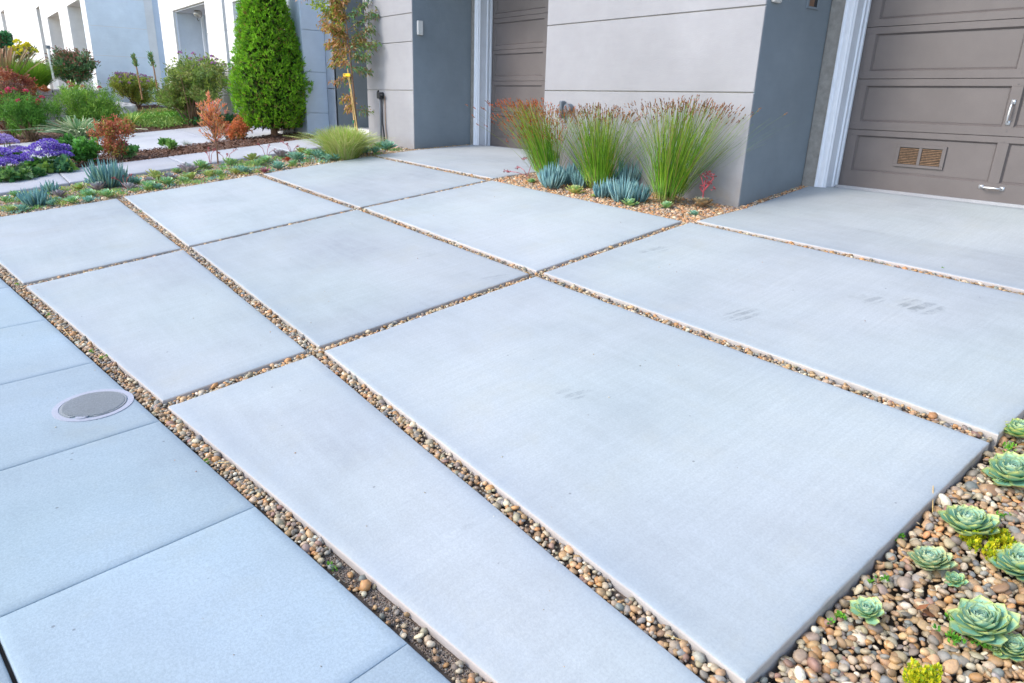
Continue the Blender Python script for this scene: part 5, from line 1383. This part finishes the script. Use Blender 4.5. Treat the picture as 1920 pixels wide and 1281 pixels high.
P = np.array(P); pal = {0: [(.52, .25, .08), (.46, .32, .08), (.58, .30, .15), (.40, .34, .08)], 1: [(.20, .26, .10), (.32, .22, .10), (.14, .30, .12)], 2: [(.42, .50, .04), (.30, .42, .05)], 3: [(.26, .26, .05), (.20, .32, .05)]}
cc = np.array([pal[k][int(rng.integers(len(pal[k])))] for k in cl]) * rng.uniform(.8, 1.2, (len(cl), 1))
P = P - np.array([0, 0, 0]); P[:, 1] = np.minimum(P[:, 1], 5.79 - tb[1])
o = add_mesh('leaves', np_mesh('leaves', *leaf_quads(P, np.array(Dd), .070 * rng.uniform(.6, 1.2, len(P)), .0125, cc, .2)), 'leaf', tree); o['kind'] = 'stuff'
sk = empty('stake', tb, 'leaning bamboo stakes tied to the young tree', 'stakes'); sk.name = 'tree_stakes'
MB().tube([(.03, -.03, 0), (-.28, -.05, 1.85)], [.012, .009], 7).build('stake', 'bamboo', sk)
MB().tube([(.07, .0, 0), (-.13, -.05, 1.12)], [.011, .010], 7).build('stake', 'bamboo', sk)
MB().box(-.30, -.05, -.075, -.05, 1.08, 1.13, .006).build('tie', 'yellow', sk)
for z in (.35, .85, 1.2):
    x = .03 - .31 * z / 1.85; MB().tube([(x - .01, -.045, z), (x - .01, -.045, z + .05)], .017, 8).build('tape', 'green_tape', sk)

# irrigation riser and hose on the pier
hs = empty('hose_riser', label='black tap with grey pipe and hose on the left grey pier', cat='hose tap')
HT = (-10.847, 5.800, 1.661)
x0, z0 = HT[0], HT[2]
MB().tube([(x0 - .03, 5.80, .78), (x0 - .03, 5.80, z0)], .017, 8).build('pipe', 'greypipe', hs, True)
MB().tube([(x0 + .13, 5.795, .78), (x0 + .10, 5.79, 1.0), (x0 + .05, 5.785, 1.25), (x0 + .045, 5.785, z0 - .03)], .013, 8).build('hose', 'black', hs, True)
MB().box(x0 - .06, x0 + .05, 5.75, 5.838, z0 - .06, z0 + .04, .012).build('tap_body', 'black', hs); MB().tube([(x0 + .0, 5.78, z0 + .0), (x0 + .12, 5.78, z0 - .005)], .018, 8).build('spout', 'black', hs); MB().tube([(x0 - .045, 5.765, z0 + .03), (x0 - .01, 5.765, z0 + .06)], .016, 6).build('tap_handle', 'black', hs)
MB().tube([(x0 + .14, 5.815, .80), (x0 + .10, 5.82, 1.15), (x0 + .09, 5.825, z0 - .02)], .005, 6).build('wire', 'leafdry', hs)
# small tap behind the middle reeds
tpn = empty('wall_tap', label='small dark tap on the grey wall behind the reed clumps', cat='tap'); TP = (-6.304, 5.800, 1.541)
MB().box(TP[0] - .08, TP[0] - .03, 5.76, 5.838, TP[2] - .10, TP[2] + .10, .012).build('tap_body', 'greypipe', tpn); MB().tube([(TP[0] + .05, 5.838, TP[2] + .02), (TP[0] + .05, 5.77, TP[2] + .02)], .05, 12).build('tap_wheel', 'greypipe', tpn)

# litter: dry leaves, twigs
for p, lb in (((-0.894, 2.752, 0.229), 'single brown fallen leaf on the pebbles by the slab edge'), ((-0.572, 2.161, 0.134), 'rust-red fallen leaf among the lower pebbles'), ((-0.375, 1.941, 0.097), 'pink-red fallen petals at the bottom right')):
    k = 3; P = np.array([[rng.normal(0, .01), rng.normal(0, .01), .012] for _ in range(k)]); d = unit(k); d[:, 2] *= .2
    v, f, c = leaf_quads(P, d, .05, .015, pick([(.34, .14, .06), (.28, .10, .06)], k)); e = add_mesh('fallen_leaf', np_mesh('fallen_leaf', v, f, c), 'leaf'); e.location = dn(p, -.036); tag(e, lb, 'leaf', 'fallen leaves')
for a, b, lb in (((-0.783, 2.769, 0.229), (-0.732, 2.662, 0.212), 'thin dry stem leaning over the slab edge'), ((-2.989, 0.753, -0.021), (-3.088, 0.698, -0.020), 'straw lying in the sidewalk joint'), ((-5.383, 0.387, 0.040), (-5.087, 0.432, 0.032), 'pale straw in the joint left of the cover'), ((-1.010, 1.472, 0.045), (-0.967, 1.521, 0.056), 'short brown stick in the middle joint')):
    o = MB().tube([(a[0], a[1], a[2] + .01), (b[0], b[1], b[2] - .025)], .0018, 5).build('dry_twig', 'bamboo'); tag(o, lb, 'twig', 'dry twigs')
